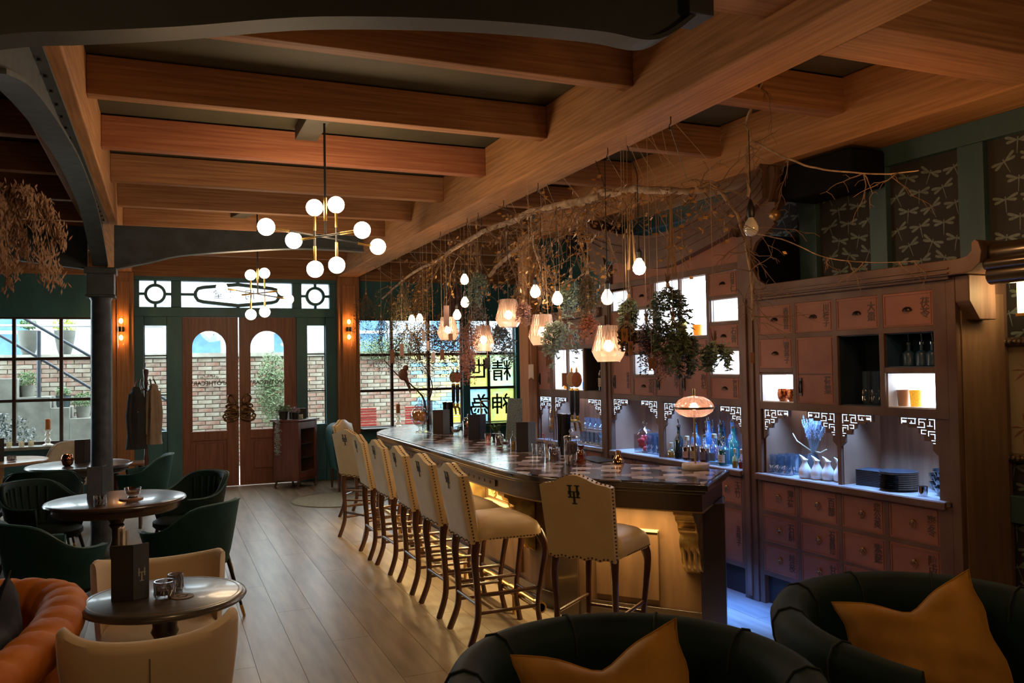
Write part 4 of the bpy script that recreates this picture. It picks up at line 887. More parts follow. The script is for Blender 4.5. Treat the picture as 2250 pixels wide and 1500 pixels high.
def pillow(name, label, cat, loc, rot, w, h, th, m, chop=.0, group=None, n=17):
    b = B()
    def f(sg):
        def g(u, v):
            x, y = 2*u-1, 2*v-1; ear = .10*(abs(x)*abs(y))**1.5; e = (1-x*x)*(1-y*y)
            px = x*w/2*(1-.05*(1-y*y)); py = y*h/2*(1-.05*(1-x*x))-(chop*(1-abs(x)**1.5)**1.6*max(0, y)**2); px += .006*sin(9*y+4*x); py += .006*sin(7*x+5*y)
            tt = th*(max(0, e)**.42)*(.5+.5*(1-.5*max(0, y)*(1-abs(x))*(4*chop)))
            return (px, sg*(tt*.5+.009*max(0, e)**.5*sin(11*x+6*y)*cos(8*y-5*x)), py)
        return g
    k1 = B().grid(f(1), n, n); k2 = B().grid(f(-1), n, n); k2.f = [q_[::-1] for q_ in k2.f]
    b.add(k1.v, k1.f).add(k2.v, k2.f)
    o = P(name, b, m, smooth=True); o.location = loc; o.rotation_euler = rot; tag(o, label, cat, group)
    P('piping', B().ring([f(1)(u, v) for u, v in [(k/16, 0) for k in range(16)]+[(1, k/16) for k in range(16)]+[(1-k/16, 1) for k in range(16)]+[(0, 1-k/16) for k in range(16)]], .0035, 6, True), m, o, smooth=True)
    return o
pillow('cushion', 'gold velvet cushion with a dented top in the bottom centre armchair', 'cushion', (1.186, 2.13, .661), (-.40, -.214, -.45), .50, .50, .22, goldV, .085, 'gold cushions')
pillow('cushion', 'gold velvet cushion with two pointed corners in the bottom right armchair', 'cushion', (2.376, 2.093, .692), (-.40, -.292, -.65), .46, .48, .22, goldV, .08, 'gold cushions')
# orange sofa
so = T('orange_sofa', 'orange velvet sofa with fat rolled channelled back at the bottom left', 'sofa', (-.9, 3.6, 0))
path = [(-1.9, 4.42), (-1.2, 4.42), (-.75, 4.40), (-.52, 4.32), (-.415, 4.15), (-.40, 3.85), (-.44, 3.55), (-.52, 3.28), (-.66, 3.02), (-.85, 2.85), (-1.3, 2.78)]
pb = bez([(x, y, 0) for x, y in path], 12); rings = []; H = .77
for i, p in enumerate(pb):
    t_ = (pb[min(i+1, len(pb)-1)]-pb[max(i-1, 0)]).normalized(); nn = Vector((-t_.y, t_.x, 0))*-1  # outward = left of travel reversed
    nn = Vector((t_.y, -t_.x, 0)); nn = nn if (p+nn*.1-Vector((-1.2, 3.6, 0))).length > (p-nn*.1-Vector((-1.2, 3.6, 0))).length else -nn
    dip = -.0 if i < 58 else -.05*(i-58)/62; ch_ = abs(sin(pi*i/6))**.4
    rings.append([tuple(p+nn*d+Vector((0, 0, z))) for d, z in [(.02, .10), (.035, .40)]+[(dd*(.93+.07*ch_), H-.09+dip+(zz)*(.90+.10*ch_)) for dd, zz in ((.04, -.08), (.085, -.04), (.10, .01), (.095, .045), (.07, .075), (.03, .09), (-.02, .088), (-.06, .07), (-.09, .035), (-.105, -.01), (-.10, -.05), (-.08, -.08))]+[(-.07, .45), (-.07, .10)]])
P('rolled_back', B().loft(rings), velO, so, smooth=True, loc=(.9, -3.6, 0))
P('seat', B().prism([(-1.9, 2.8), (-1.0, 2.85), (-.62, 3.15), (-.48, 3.6), (-.48, 4.1), (-.7, 4.33), (-1.9, 4.36)], .12, .44, 'z'), velO, so, loc=(.9, -3.6, 0), bevel=.04, seg=3)
for x, y in ((-1.8, 4.3), (-.55, 4.1), (-.6, 3.1), (-1.8, 2.9)): P('foot', B().lathe([(.02, 0), (.03, .12)], 10, (x+.9, y-3.6, 0)), black, so)
pillow('cushion', 'navy velvet cushion leaning on the orange sofa back', 'cushion', (-.60, 3.72, .62), (.10, -.42, 1.45), .46, .46, .16, mat('navy_velvet', (.010, .014, .032), .8), .06)
pillow('cushion', 'burnt orange cushion in front of the navy one on the sofa', 'cushion', (-.78, 3.60, .58), (.2, .5, 1.3), .36, .36, .14, mat('rust_velvet', (.38, .045, .012), .65, sheen=.5), .04)
# teal wingback corner seen behind the far stools
ga = T('scroll_armchair', 'dark green velvet armchair with scrolled top beyond the far bar stools', 'armchair', (2.38, 11.75, 0), 0)
P('backrest', B().prism([(-.20, .28), (-.27, .75), (-.25, .86), (-.17, .92), (-.06, .92), (.0, .85), (.02, .70), (.05, .28)], -.30, .30, 'y'), velG, ga, bevel=.04, seg=3)
P('seat', B().box(-.1, .45, -.3, .3, .25, .45), velG, ga, bevel=.05, seg=3)
for x, y in ((-.17, -.26), (-.17, .26), (.4, -.26), (.4, .26)): P('leg', B().lathe([(.014, 0), (.026, .27)], 8, (x, y, 0)), legM, ga)
# ================================================================ TABLES
tabM = mat('ebonised_table', (.035, .028, .024), .30, c2=(.075, .062, .05), ns=3, stretch=(1, 7, 1), coat=.25); 
def rtable(loc, R, H, m, label, ped=True, group=None, apron=True, name='round_table', lip=.03):
    t = T(name, label, 'table', loc, 0, group)
    P('table_top', B().lathe([(.01, H-.035), (R-.03, H-.035), (R-.008, H-.028), (R, H-.016), (R-.006, H-.004), (R-.02, H), (.01, H)], 56), m, t, smooth=True)
    P('rim_line', B().lathe([(R-.035, H+.0004), (R-.032, H+.001), (R-.03, H+.0004)], 56, cap=False), mat('rim_gold', (.4, .3, .15), .3, .6), t)
    if apron: P('apron', B().lathe([(.01, H-.09), (R-.06, H-.09), (R-.045, H-.075), (R-.045, H-.035), (.01, H-.035)], 48), m, t, smooth=True)
    P('column', B().lathe([(.04, .12), (.06, .16), (.045, .2), (.038, .24), (.05, .30), (.055, .36), (.038, .42), (.036, .5), (.055, .53), (.045, .545), (.058, .57), (.05, .59), (.055, H-.08), (.07, H-.05)], 20), m, t, smooth=True)
    for k in range(3):
        a = 2*pi*k/3+.5; P('foot', B().ring(bez([(cos(a)*.03, sin(a)*.03, .17), (cos(a)*.14, sin(a)*.14, .13), (cos(a)*.24, sin(a)*.24, .04), (cos(a)*.31, sin(a)*.31, .018)], 5), .02, 8), m, t, smooth=True)
    return t
rtable((.0, 3.965, 0), .34, .725, tabM, 'small black round pedestal table nearest the camera, between the beige chairs', apron=False)
rtable((-.335, 7.08, 0), .50, .73, mat('dark_mahogany_table', (.07, .035, .022), .28, c2=(.04, .02, .014), ns=3, coat=.3), 'round mahogany table with deep rim in the middle left among teal chairs')
rtable((-.83, 10.05, 0), .52, .72, tabM, 'dark round table behind the iron column carrying a copper votive')
rtable((-1.72, 10.95, 0), .50, .72, mat('light_oak_top', (.55, .33, .14), .3, c2=(.42, .24, .09), ns=4, stretch=(1, 8, 1)), 'pale oak round table at the left window', apron=False)
sd = T('side_table', 'small square wooden side table right of the iron column', 'table', (-.36, 10.05, 0))
P('table_top', B().box(-.16, .16, -.16, .16, .68, .71), mat('side_table_wood', (.30, .14, .07), .3, coat=.4), sd, bevel=.006)
for x in (-.12, .12):
    for y in (-.12, .12): P('leg', B().ring([(x, y, 0), (x, y, .69)], .018, 8), legM, sd)
# ================================================================ IRON COLUMN AND ARCHES
colm = T('iron_column', 'tall dark blue grey iron column with square capital standing left of the door', 'column', (-.53, 8.6, 0))
P('shaft', B().lathe([(.13, 0), (.13, .06), (.105, .10), (.098, .16), (.092, 1.2), (.088, 2.36), (.10, 2.38), (.10, 2.40)], 28), mat('column_iron', (.075, .09, .115), .38, c2=(.045, .055, .07), ns=12, bump=.3, metal=.2), colm, smooth=True)
P('capital', B().box(-.115, .115, -.115, .115, 2.39, 2.62).box(-.135, .135, -.135, .135, 2.60, 2.66).box(-.125, .125, -.125, .125, 2.385, 2.41), steel, colm, bevel=.008)
def arch(name, label, pts, ztop, a, b_, ax, fl_=.14, tf=.018):
    t = T(name, label, 'girder', (0, 0, 0))
    up_ = [(x, ztop) for x, z in pts]; k = B(); n = len(pts)
    poly = [(x, z) for x, z in pts]+[(pts[-1][0], ztop), (pts[0][0], ztop)]
    k.prism(poly, a, b_, ax) ; P('web', k, steel, t)
    m = (a+b_)/2; P('flange', B().strip([(x, z) for x, z in pts], tf, m-fl_/2, m+fl_/2, ax=ax), steel, t)
    return t
def cr(pts, n=6): return [(p.x, p.y) for p in bez([(x, z, 0) for x, z in pts], n)]
arch('iron_arch', 'dark iron arch crossing above the iron column towards the bar beam', cr([(-.42, 2.66), (-.1, 2.74), (.171, 2.811), (.801, 2.883), (1.357, 2.922), (1.93, 2.909)]), 3.07, 8.59, 8.63, 'y', .12)
arch('iron_arch', 'dark iron arch running left from the iron column', cr([(-4.5, 2.66), (-3.2, 2.88), (-2.2, 2.88), (-1.34, 2.74), (-.64, 2.655)]), 3.05, 8.59, 8.63, 'y', .12)
g3 = arch('iron_arch', 'long iron arch with bolted plate under the left timber beam', cr([(8.5, 2.68), (7.7, 2.89), (7.0, 2.985), (5.9, 3.01), (5.0, 2.96), (4.2, 2.885), (3.6, 2.80), (3.1, 2.68)]), 3.075, -.55, -.51, 'x', .13)
P('bolted_plate', B().box(-.60, -.46, 3.0, 8.5, 3.06, 3.078), steel, g3)
q = B()
for k in range(24): q.lathe([(.010, 3.048), (.010, 3.06)], 6, (-.49, 3.2+k*.22, 0))
P('bolt', q, black, g3, kind='stuff')
steel = mat('black_iron', (.014, .016, .017), .6, ns=9)
g4 = arch('iron_arch', 'big black iron arch across the top of the frame', cr([(-.9, 2.56), (-.45, 2.705), (-.22, 2.75), (.06, 2.804), (.50, 2.90), (1.07, 2.97), (1.57, 3.0), (1.84, 3.005), (2.06, 3.16)]), 3.48, 2.86, 2.90, 'y', .12)
P('end_plate', B().box(1.98, 2.10, 2.80, 2.96, 3.12, 3.2), steel, g4, bevel=.004)
# ================================================================ LIGHT FITTINGS
globe = emitm('lit_opal_globe', (1, .84, .64), 9); bulbE = emitm('lit_bulb_glass', (1, .72, .42), 14); tubeE = emitm('sconce_filament', (1, .48, .12), 16)
def chandelier(loc, rz, ztop, label, energy):
    t = T('globe_chandelier', label, 'chandelier', loc, rz, 'globe chandeliers'); x0, y0_, z0 = 0, 0, 0
    P('stem', B().ring([(0, 0, 0), (0, 0, ztop-loc[2])], .008, 8), black, t, smooth=True); P('stem_sleeve', B().ring([(0, 0, .10), (0, 0, .26)], .0115, 10), brass, t, smooth=True)
    P('ceiling_block', B().box(-.13, .03, -.06, .48, ztop-loc[2]-.03, ztop-loc[2]+.068).lathe([(.06, ztop-loc[2]-.012), (.06, ztop-loc[2])], 20), mat('block_paint', (.09, .075, .05), .7), t, bevel=.004)
    R = .058
    # two level arms (with a globe at each end) and two upright rods
    arms = [((-.40, -.05, .03), (.40, .14, -.045)), ((-.20, .10, -.03), (.22, -.16, .02))]
    for a, b_ in arms:
        A, Bv = Vector(a), Vector(b_); u = (Bv-A).normalized(); P('arm', B().ring([A+u*R, Bv-u*R], .0065, 8), black, t, smooth=True)
        for e, s_ in ((A, 1), (Bv, -1)):
            P('arm_sleeve', B().ring([e+u*s_*R*.85, e+u*s_*(R+.10)], .010, 10), brass, t, smooth=True)
            P('globe', B().sph(e, R, 18, 12), globe, t, smooth=True)
    for x, y, h1, h2 in ((-.07, .02, .19, -.235), (.075, .0, .215, -.205)):
        P('upright', B().ring([(x, y, h2+R), (x, y, h1-R)], .0065, 8), black, t, smooth=True)
        for h, s_ in ((h1, -1), (h2, 1)):
            P('arm_sleeve', B().ring([(x, y, h+s_*R*.85), (x, y, h+s_*(R+.10))], .010, 10), brass, t, smooth=True)
            P('globe', B().sph((x, y, h), R, 18, 12), globe, t, smooth=True)
    lamp('POINT', 'chandelier_light', (loc[0], loc[1], loc[2]+.0), energy, (1, .72, .42), .28)
    return t
chandelier((1.036, 5.774, 2.615), 0, 3.42, 'nearer black and brass chandelier with eight lit globes over the aisle', 34)
chandelier((.94, 9.3, 2.52), .25, 3.42, 'further black and brass chandelier with lit globes in front of the transom', 26)
for x, lab in ((-.535, 'brass wall light with two amber bulbs on the timber post left of the door'), (2.603, 'brass wall light with two amber bulbs on the timber post right of the door')):
    t = T('wall_sconce', lab, 'wall light', (x, YW-.16, 2.28), 0, 'amber sconces beside the door')
    P('back_plate', B().box(-.035, .035, -.02, 0, -.05, .05), brass, t, bevel=.004); P('clamp', B().ring([(0, -.055, -.035), (0, -.055, .035)], .04, 16).box(-.045, .045, -.06, -.05, -.03, .03), bronze, t, smooth=True)
    P('glass_tube', B().lathe([(.042, -.26), (.042, .26)], 20, (0, -.055, 0), cap=False), glass('amber_tint_glass', (1, .93, .8), .06), t, smooth=True)
    for sg in (-1, 1):
        P('bulb', B().sph((0, -.055, sg*.115), .026, 12, 8, (1, 1, 1.4)), tubeE, t, smooth=True)
        lamp('POINT', 'sconce_light', (x, YW-.245, 2.28+sg*.115), 3.4, (1, .42, .10), .02)
# table lamp on the bar
tl_ = T('table_lamp', 'pink glass table lamp with brass band and marble base at the bar end', 'lamp', (3.335, 4.775, .9705))
P('base', B().lathe([(.005, 0), (.088, 0), (.092, .006), (.092, .032), (.088, .038), (.005, .038)], 40), mat('marble', (.62, .56, .52), .25, c2=(.45, .40, .37), ns=12), tl_, smooth=True)
P('pole', B().ring([(0, 0, .038), (0, 0, .52)], .0065, 10), brass, tl_, smooth=True); P('finial', B().ring([(0, 0, .497), (0, 0, .545)], .009, 10), brass, tl_, smooth=True)
shp = [(.01, .350), (.055, .354), (.095, .370), (.124, .392), (.132, .415), (.127, .438), (.104, .467), (.065, .488), (.01, .497)]
P('shade', B().lathe(shp, 40), glass('pink_crystal', (.95, .80, .76), .25, .1, .22, (.9, .66, .6)), tl_, smooth=True)
q = B()
for k in range(22):
    for sg in (-1, 1): q.ring([(r*1.003*cos(2*pi*k/22+sg*j*.14), r*1.003*sin(2*pi*k/22+sg*j*.14), z) for j, (r, z) in enumerate(shp[1:-1])], .0011, 4, cap=False)
P('crystal_ribs', q, glass('rib_glass', (1, .9, .86), .3, .15, .3, (1, .85, .78)), tl_)
P('brass_band', B().lathe([(.131, .409), (.136, .409), (.136, .423), (.131, .423)], 40, cap=False), bronze, tl_, smooth=True)
P('lever', B().ring([(.135, 0, .414), (.19, .0, .408)], .003, 6), chrome, tl_)
P('bulb', B().sph((0, 0, .425), .026, 12, 8), emitm('lamp_bulb', (1, .66, .40), 20), tl_, smooth=True)
lamp('POINT', 'table_lamp_light', (3.335, 4.775, 1.40), 2.2, (1, .62, .38), .04)
# glass pendants and bulbs over the bar
shadeM = glass('rose_pressed_glass', (.80, .66, .60), .18, .12, .36, (.80, .62, .55)); ribM = glass('pressed_ribs', (.7, .55, .5), .4, .2, .55, (.62, .48, .44))
for i, (y, zt, lab) in enumerate(((4.90, 1.95, 'pressed glass pendant lamp hanging lowest and nearest over the bar'), (5.95, 2.09, 'pressed glass pendant lamp, second nearest, beside the white tag'), (6.64, 2.265, 'pressed glass pendant lamp hanging highest, in front of the teal window post'), (7.26, 2.07, 'pressed glass pendant lamp half hidden behind grey dried flowers'), (8.30, 2.21, 'pressed glass pendant lamp furthest away among the brown tags'))):
    t = T('glass_pendant', lab, 'pendant lamp', (2.75, y, zt-.24), .3*i, 'pressed glass pendants over the bar'); k = 1 if i != 3 else .9
    pf = [(.072*k, .24), (.090*k, .15), (.112*k, .07), (.098*k, .035), (.076*k, .0)]
    P('shade', B().lathe(pf, 12, cap=False), shadeM, t); q = B()
    for m_ in range(24):
        for sg in (-1, 1):
            q.ring([(rr_*1.012*cos(2*pi*m_/24+sg*j*.105), rr_*1.012*sin(2*pi*m_/24+sg*j*.105), z) for j, (rr_, z) in enumerate([(.072*k, .24), (.081*k, .195), (.090*k, .15), (.101*k, .11), (.112*k, .07)])], .0017, 4, cap=False)
    P('diamond_ribs', q, ribM, t); P('rim', B().lathe([(.076*k, .0), (.078*k, -.004), (.074*k, -.004)], 12, cap=False), mat('dark_rim', (.1, .07, .06), .4), t)
    P('socket', B().lathe([(.008, .25), (.015, .235), (.02, .19), (.02, .15), (.016, .145)], 12), mat('brown_socket', (.16, .07, .035), .4), t, smooth=True)
    P('bulb', B().sph((0, 0, .105), .034, 14, 9, (1, 1, 1.15)), bulbE, t, smooth=True)
    P('cord', B().ring([(0, 0, .25), (0, 0, 3.08-(zt-.24))], .0032, 5), black, t)
    lamp('POINT', 'pendant_light', (2.75, y, zt-.16), 3.0, (1, .62, .34), .04)
for i, (x, y, z, lab) in enumerate(((2.8, 4.57, 2.303, 'bare lit bulb, the highest and nearest, before the big glowing niche'), (2.8, 4.99, 2.143, 'bare lit bulb just above the nearest pendant'), (2.8, 6.18, 2.287, 'bare lit bulb between two pendants'), (2.8, 5.77, 2.198, 'bare lit bulb above the blue green sprigs'), (2.8, 7.9, 2.56, 'bare lit bulb near the pale green sprig'), (2.8, 7.9, 2.33, 'bare lit bulb below another beside grey flowers'), (2.8, 8.15, 2.218, 'bare lit bulb right of the furthest pendant'), (2.8, 9.51, 2.263, 'bare lit bulb glowing in the yellow sprigs'), (2.8, 9.84, 2.271, 'bare lit bulb at the far left among dried bunches'))):
    t = T('bare_bulb', lab, 'bulb', (x, y, z), 0, 'bare bulbs in the branches')
    P('glass', B().lathe([(.003, -.046), (.024, -.040), (.040, -.018), (.042, .004), (.032, .032), (.018, .052), (.015, .062)], 16), bulbE, t, smooth=True)
    P('socket', B().lathe([(.016, .058), (.018, .10), (.008, .12)], 12), black, t); P('cord', B().ring([(0, 0, .11), (0, 0, 2.9-z), (-.07, 0, 3.08-z)], .003, 5), black, t)
    lamp('POINT', 'bulb_light', (x-.07, y-.05, z), 1.6, (1, .66, .38), .05)
t = T('bare_bulb', 'unlit frosted bulb hanging in front of the scroll bracket', 'bulb', (3.3, 4.09, 2.505))
P('glass', B().lathe([(.003, -.052), (.028, -.044), (.044, -.018), (.045, .006), (.034, .034), (.02, .055), (.017, .066)], 20), mat('frosted_bulb', (.62, .60, .54), .08, c2=(.56, .54, .48), coat=1), t, smooth=True)
P('socket', B().lathe([(.018, .062), (.024, .075), (.024, .12), (.012, .16), (.004, .18)], 14), black, t, smooth=True); P('cord', B().ring([(0, 0, .17), (0, 0, .60)], .003, 5), black, t)
# wall lamp at the right edge
t = TC('wall_lantern', 'lit cream wall lamp at the right edge of the frame', 'wall light', -1.94, -.40, 2.04)
PC('shade', B().box(-2.03, -1.875, -.38, -.28, 1.93, 2.155), emitm('lantern_paper', (1, .78, .42), 3.2), t, bevel=.004)
PC('lantern_frame', B().box(-2.035, -1.87, -.385, -.275, 2.155, 2.17).box(-2.035, -1.87, -.385, -.275, 1.915, 1.93), brass, t)
PC('back_plate', B().box(-1.98, -1.92, -.405, -.38, 1.98, 2.1), brass, t)
lamp('POINT', 'wall_lantern_light', CW(-1.96, -.20, 2.05), 3.5, (1, .66, .28), .06)
# ================================================================ DRIED BOUQUET CEILING
barkM = mat('branch_bark', (.46, .32, .21), .8, c2=(.20, .12, .07), ns=18, bump=.4); twigM = mat('twig_bark', (.22, .13, .075), .8, ns=20); strM = mat('jute_string', (.50, .36, .22), .8)
def branch(name, label, pts, r0_, r1_, twigs=0, seed=0, par=None, ln_=.5, m=barkM, leaf=None, down=.5, nl=0):
    pb = bez(pts, 6); n = len(pb); q_ = random.Random(seed)
    o = P(name, B().ring([p+Vector((q_.uniform(-1, 1), q_.uniform(-1, 1), q_.uniform(-1, 1)))*r0_*.35 for p in pb], [r0_+(r1_-r0_)*i/(n-1) for i in range(n)], 8), m, par, smooth=True)
    if label: tag(o, label, 'branch')
    tb = B(); lb = B()
    for _ in range(twigs):
        i = q_.randrange(1, n-1); p = pb[i].copy(); d = Vector((q_.gauss(0, 1), q_.gauss(0, 1), q_.gauss(-down, .6))).normalized(); pts_ = [p.copy()]; L_ = ln_*q_.uniform(.4, 1.2)
        for k in range(7):
            d = (d+Vector((q_.gauss(0, .3), q_.gauss(0, .3), q_.gauss(-.05, .25)))).normalized(); p = p+d*L_/7; pts_.append(p.copy())
            if q_.random() < .5:
                e = (d+Vector((q_.gauss(0, .8), q_.gauss(0, .8), q_.gauss(-.2, .6)))).normalized(); tb.ring([p, p+e*L_*.12, p+e*L_*.2+Vector((0, 0, -.02))], [.0018, .0015, .001], 4)
                if leaf and q_.random() < .8:
                    c_ = p+e*L_*.2; a = Vector((q_.gauss(0, 1), q_.gauss(0, 1), q_.gauss(0, 1))).normalized()*.021; b2 = a.orthogonal().normalized()*.016; lb.add([c_-a, c_+b2, c_+a, c_-b2], [(0, 1, 2, 3)])
            if leaf and q_.random() < nl:
                c_ = p+Vector((q_.gauss(0, .02), q_.gauss(0, .02), q_.gauss(0, .02))); a = Vector((q_.gauss(0, 1), q_.gauss(0, 1), q_.gauss(0, 1))).normalized()*.021; b2 = a.orthogonal().normalized()*.016; lb.add([c_-a, c_+b2, c_+a, c_-b2], [(0, 1, 2, 3)])
        tb.ring(pts_, [.004*(1-k/9) for k in range(8)], 5)
    if twigs: P('twigs', tb, twigM, o, kind='stuff')
    if lb.f: P('leaves', lb, leaf, o, kind='stuff')
    return o
goldL = mat('dried_gold_leaf', (.60, .36, .12), .6, c2=(.42, .20, .07), ns=30)
branch('hanging_branch', 'long thick branch hung from hooks along the beam above the bar', [(2.75, 11.1, 2.63), (2.75, 9.74, 2.80), (2.78, 8.65, 2.86), (2.72, 8.03, 2.88), (2.75, 7.24, 2.94), (2.77, 6.57, 2.93), (2.73, 6.05, 2.92), (2.75, 5.44, 2.87), (2.80, 5.05, 2.85)], .012, .035, 85, 3, leaf=goldL, down=1.0, ln_=.62, nl=.3)
branch('hanging_branch', 'knotty branch continuing towards the curved pediment', [(2.80, 5.15, 2.88), (2.85, 4.66, 2.83), (2.9, 4.3, 2.75), (3.0, 4.12, 2.72)], .03, .016, 26, 5, leaf=goldL, down=1.4, ln_=.55, nl=.3)
branch('hanging_branch', 'cut straight branch end pointing down behind the pendants', [(2.85, 6.2, 2.80), (2.80, 6.9, 2.62), (2.78, 7.15, 2.52)], .016, .018, 0, 6)
branch('vine_branch', 'tangled thin vine over the central cabinet end', [(2.95, 4.15, 2.73), (3.2, 4.35, 2.82), (3.3, 4.3, 2.70), (3.35, 4.25, 2.55), (3.38, 4.2, 2.2), (3.4, 4.22, 1.95)], .012, .006, 46, 7, ln_=.42, down=.2)
for k_, (x_, y_, z_) in enumerate(((2.65, 5.9, 2.86), (2.75, 5.3, 2.84), (2.8, 6.2, 2.88), (2.85, 6.9, 2.9))):
    branch('leafy_branch', ('leafy golden twig hanging left of the nearest bulbs', 'leafy golden twig hanging nearest the camera above the bulbs', 'leafy golden twig hanging behind the two nearest pendants', 'leafy golden twig hanging by the highest pendant')[k_], [(x_, y_, z_), (x_+.1, y_+.2, z_-.2), (x_+.2, y_+.25, z_-.42), (x_+.32, y_+.5, z_-.6)], .008, .003, 30, 40+k_, leaf=goldL, down=.5, ln_=.4, nl=.5)
branch('vine_branch', 'bare forked twig reaching up to the beam above the unlit bulb', [(3.28, 4.08, 2.70), (3.36, 4.19, 2.98), (3.40, 4.20, 3.10), (3.40, 4.24, 3.20), (3.36, 4.12, 3.28), (3.30, 3.95, 3.36)], .010, .006, 5, 8, ln_=.3)
branch('vine_branch', 'thin vine trailing from the fork across the green wall', [(3.40, 4.2, 3.08), (3.5, 3.98, 2.92), (3.6, 3.8, 2.82), (3.75, 3.5, 2.74), (3.8, 3.3, 2.72)], .008, .003, 8, 9, ln_=.35)
branch('vine_branch', 'thin vine sagging past the scroll bracket to the dragonfly panel', [(3.42, 4.22, 2.5), (3.5, 4.0, 2.42), (3.6, 3.8, 2.3), (3.75, 3.6, 2.25), (3.9, 3.4, 2.24)], .004, .002, 6, 12, ln_=.2)
for i, (x, y, z) in enumerate(((2.8, 4.66, 2.78), (2.8, 4.2, 2.69))):
    b = B(); q_ = random.Random(i)
    for k in range(14): a = q_.uniform(0, 6.28); b.ring([(x+cos(a)*.006, y+sin(a)*.006, z), (x+cos(a)*.012, y+sin(a)*.012, z-.25), (x+cos(a)*.03, y+sin(a)*.03, z-.48)], .0018, 4)
    tag(P('straw_bundle', b, mat('straw', (.42, .26, .12), .7, ns=20)), ('bundle of brown straw stalks hanging left above the highest bulb', 'bundle of pale straw stalks hanging above the big teal bouquet')[i], 'dried bouquet')
CM = {'olive': (.16, .13, .06), 'purple': (.13, .10, .16), 'straw': (.46, .38, .18), 'amber': (.55, .30, .08), 'brown': (.22, .15, .085), 'plum': (.12, .05, .05), 'mint': (.34, .46, .40), 'grey': (.34, .32, .32), 'pink': (.55, .30, .27), 'slate': (.18, .24, .26), 'coral': (.62, .24, .15), 'green': (.15, .21, .12), 'teal': (.11, .19, .18)}
BU = [(2.50, 10.99, 2.71, 2.07, 0.364, 'olive'), (2.60, 10.58, 2.38, 1.71, 0.265, 'purple'), (2.75, 10.07, 2.75, 1.96, 0.283, 'straw'), (2.70, 9.11, 2.75, 2.14, 0.258, 'amber'), (2.90, 9.61, 2.27, 1.72, 0.409, 'brown'), (2.85, 8.71, 2.37, 1.72, 0.299, 'plum'), (3.10, 11.14, 2.26, 1.76, 0.407, 'brown'), (2.70, 7.25, 2.60, 2.32, 0.169, 'mint'), (2.80, 7.56, 2.41, 1.75, 0.264, 'grey'), (2.60, 7.22, 2.13, 1.71, 0.188, 'pink'), (2.95, 7.36, 2.14, 1.77, 0.260, 'slate'), (2.70, 7.61, 1.87, 1.58, 0.154, 'coral'), (2.80, 6.43, 2.26, 2.07, 0.107, 'pink'), (2.80, 5.73, 2.08, 1.75, 0.226, 'mint'), (2.90, 5.46, 2.40, 2.06, 0.141, 'olive'), (2.90, 5.45, 2.10, 1.90, 0.134, 'coral'), (2.85, 4.79, 2.17, 1.92, 0.136, 'green'), (2.70, 4.57, 1.98, 1.79, 0.098, 'brown'), (2.80, 4.50, 2.00, 1.69, 0.103, 'purple'), (2.80, 4.25, 2.19, 1.89, 0.205, 'teal'), (2.75, 4.13, 1.98, 1.71, 0.200, 'green'), (2.85, 4.44, 1.84, 1.62, 0.142, 'pink'), (2.95, 4.31, 1.91, 1.66, 0.140, 'slate'), (2.95, 4.01, 1.83, 1.67, 0.158, 'mint'), (2.90, 11.21, 2.74, 2.14, 0.219, 'straw'), (3.00, 8.79, 2.68, 2.22, 0.177, 'plum'), (3.00, 5.93, 2.42, 2.13, 0.145, 'mint')]
BL = ['big olive brown dried bouquet furthest left near the door post', 'purple grey dried bouquet hanging low at the left over the window', 'pale straw coloured sprigs left of the orange bouquet', 'amber and yellow dried bouquet glowing by a bulb', 'wide dark brown bouquet below the amber one', 'plum dark bouquet beside the furthest pendant', 'dark brown bouquet deep behind the others at the left', 'pale mint eucalyptus sprig hanging highest in the middle', 'large grey lavender bouquet in front of the window mullion', 'dusty pink flower bunch left of the half hidden pendant', 'slate blue leafy bunch under the highest pendant', 'coral flower bunch at the tip near the navy tag', 'small pink sprig touching the highest pendant', 'mint and white leafy bouquet between the two nearest pendants', 'olive sprig above the coral flowers', 'coral pink flower bunch left of the nearest pendant', 'green leafy sprig right of the nearest pendant', 'brown seed pod bunch above the orange tags', 'purple lavender bunch before the small lit niche', 'largest dark teal eucalyptus bouquet before the big lit niche', 'dark green bouquet hanging under the teal eucalyptus', 'dusty pink heather bunch at the bottom right', 'slate grey leafy bunch under the orange tumbler niche', 'pale mint bunch tied diagonally, furthest right', 'straw coloured wispy bunch behind the left bouquets', 'plum coloured sprig above the furthest pendant', 'mint sprig hanging in front of the green wall']
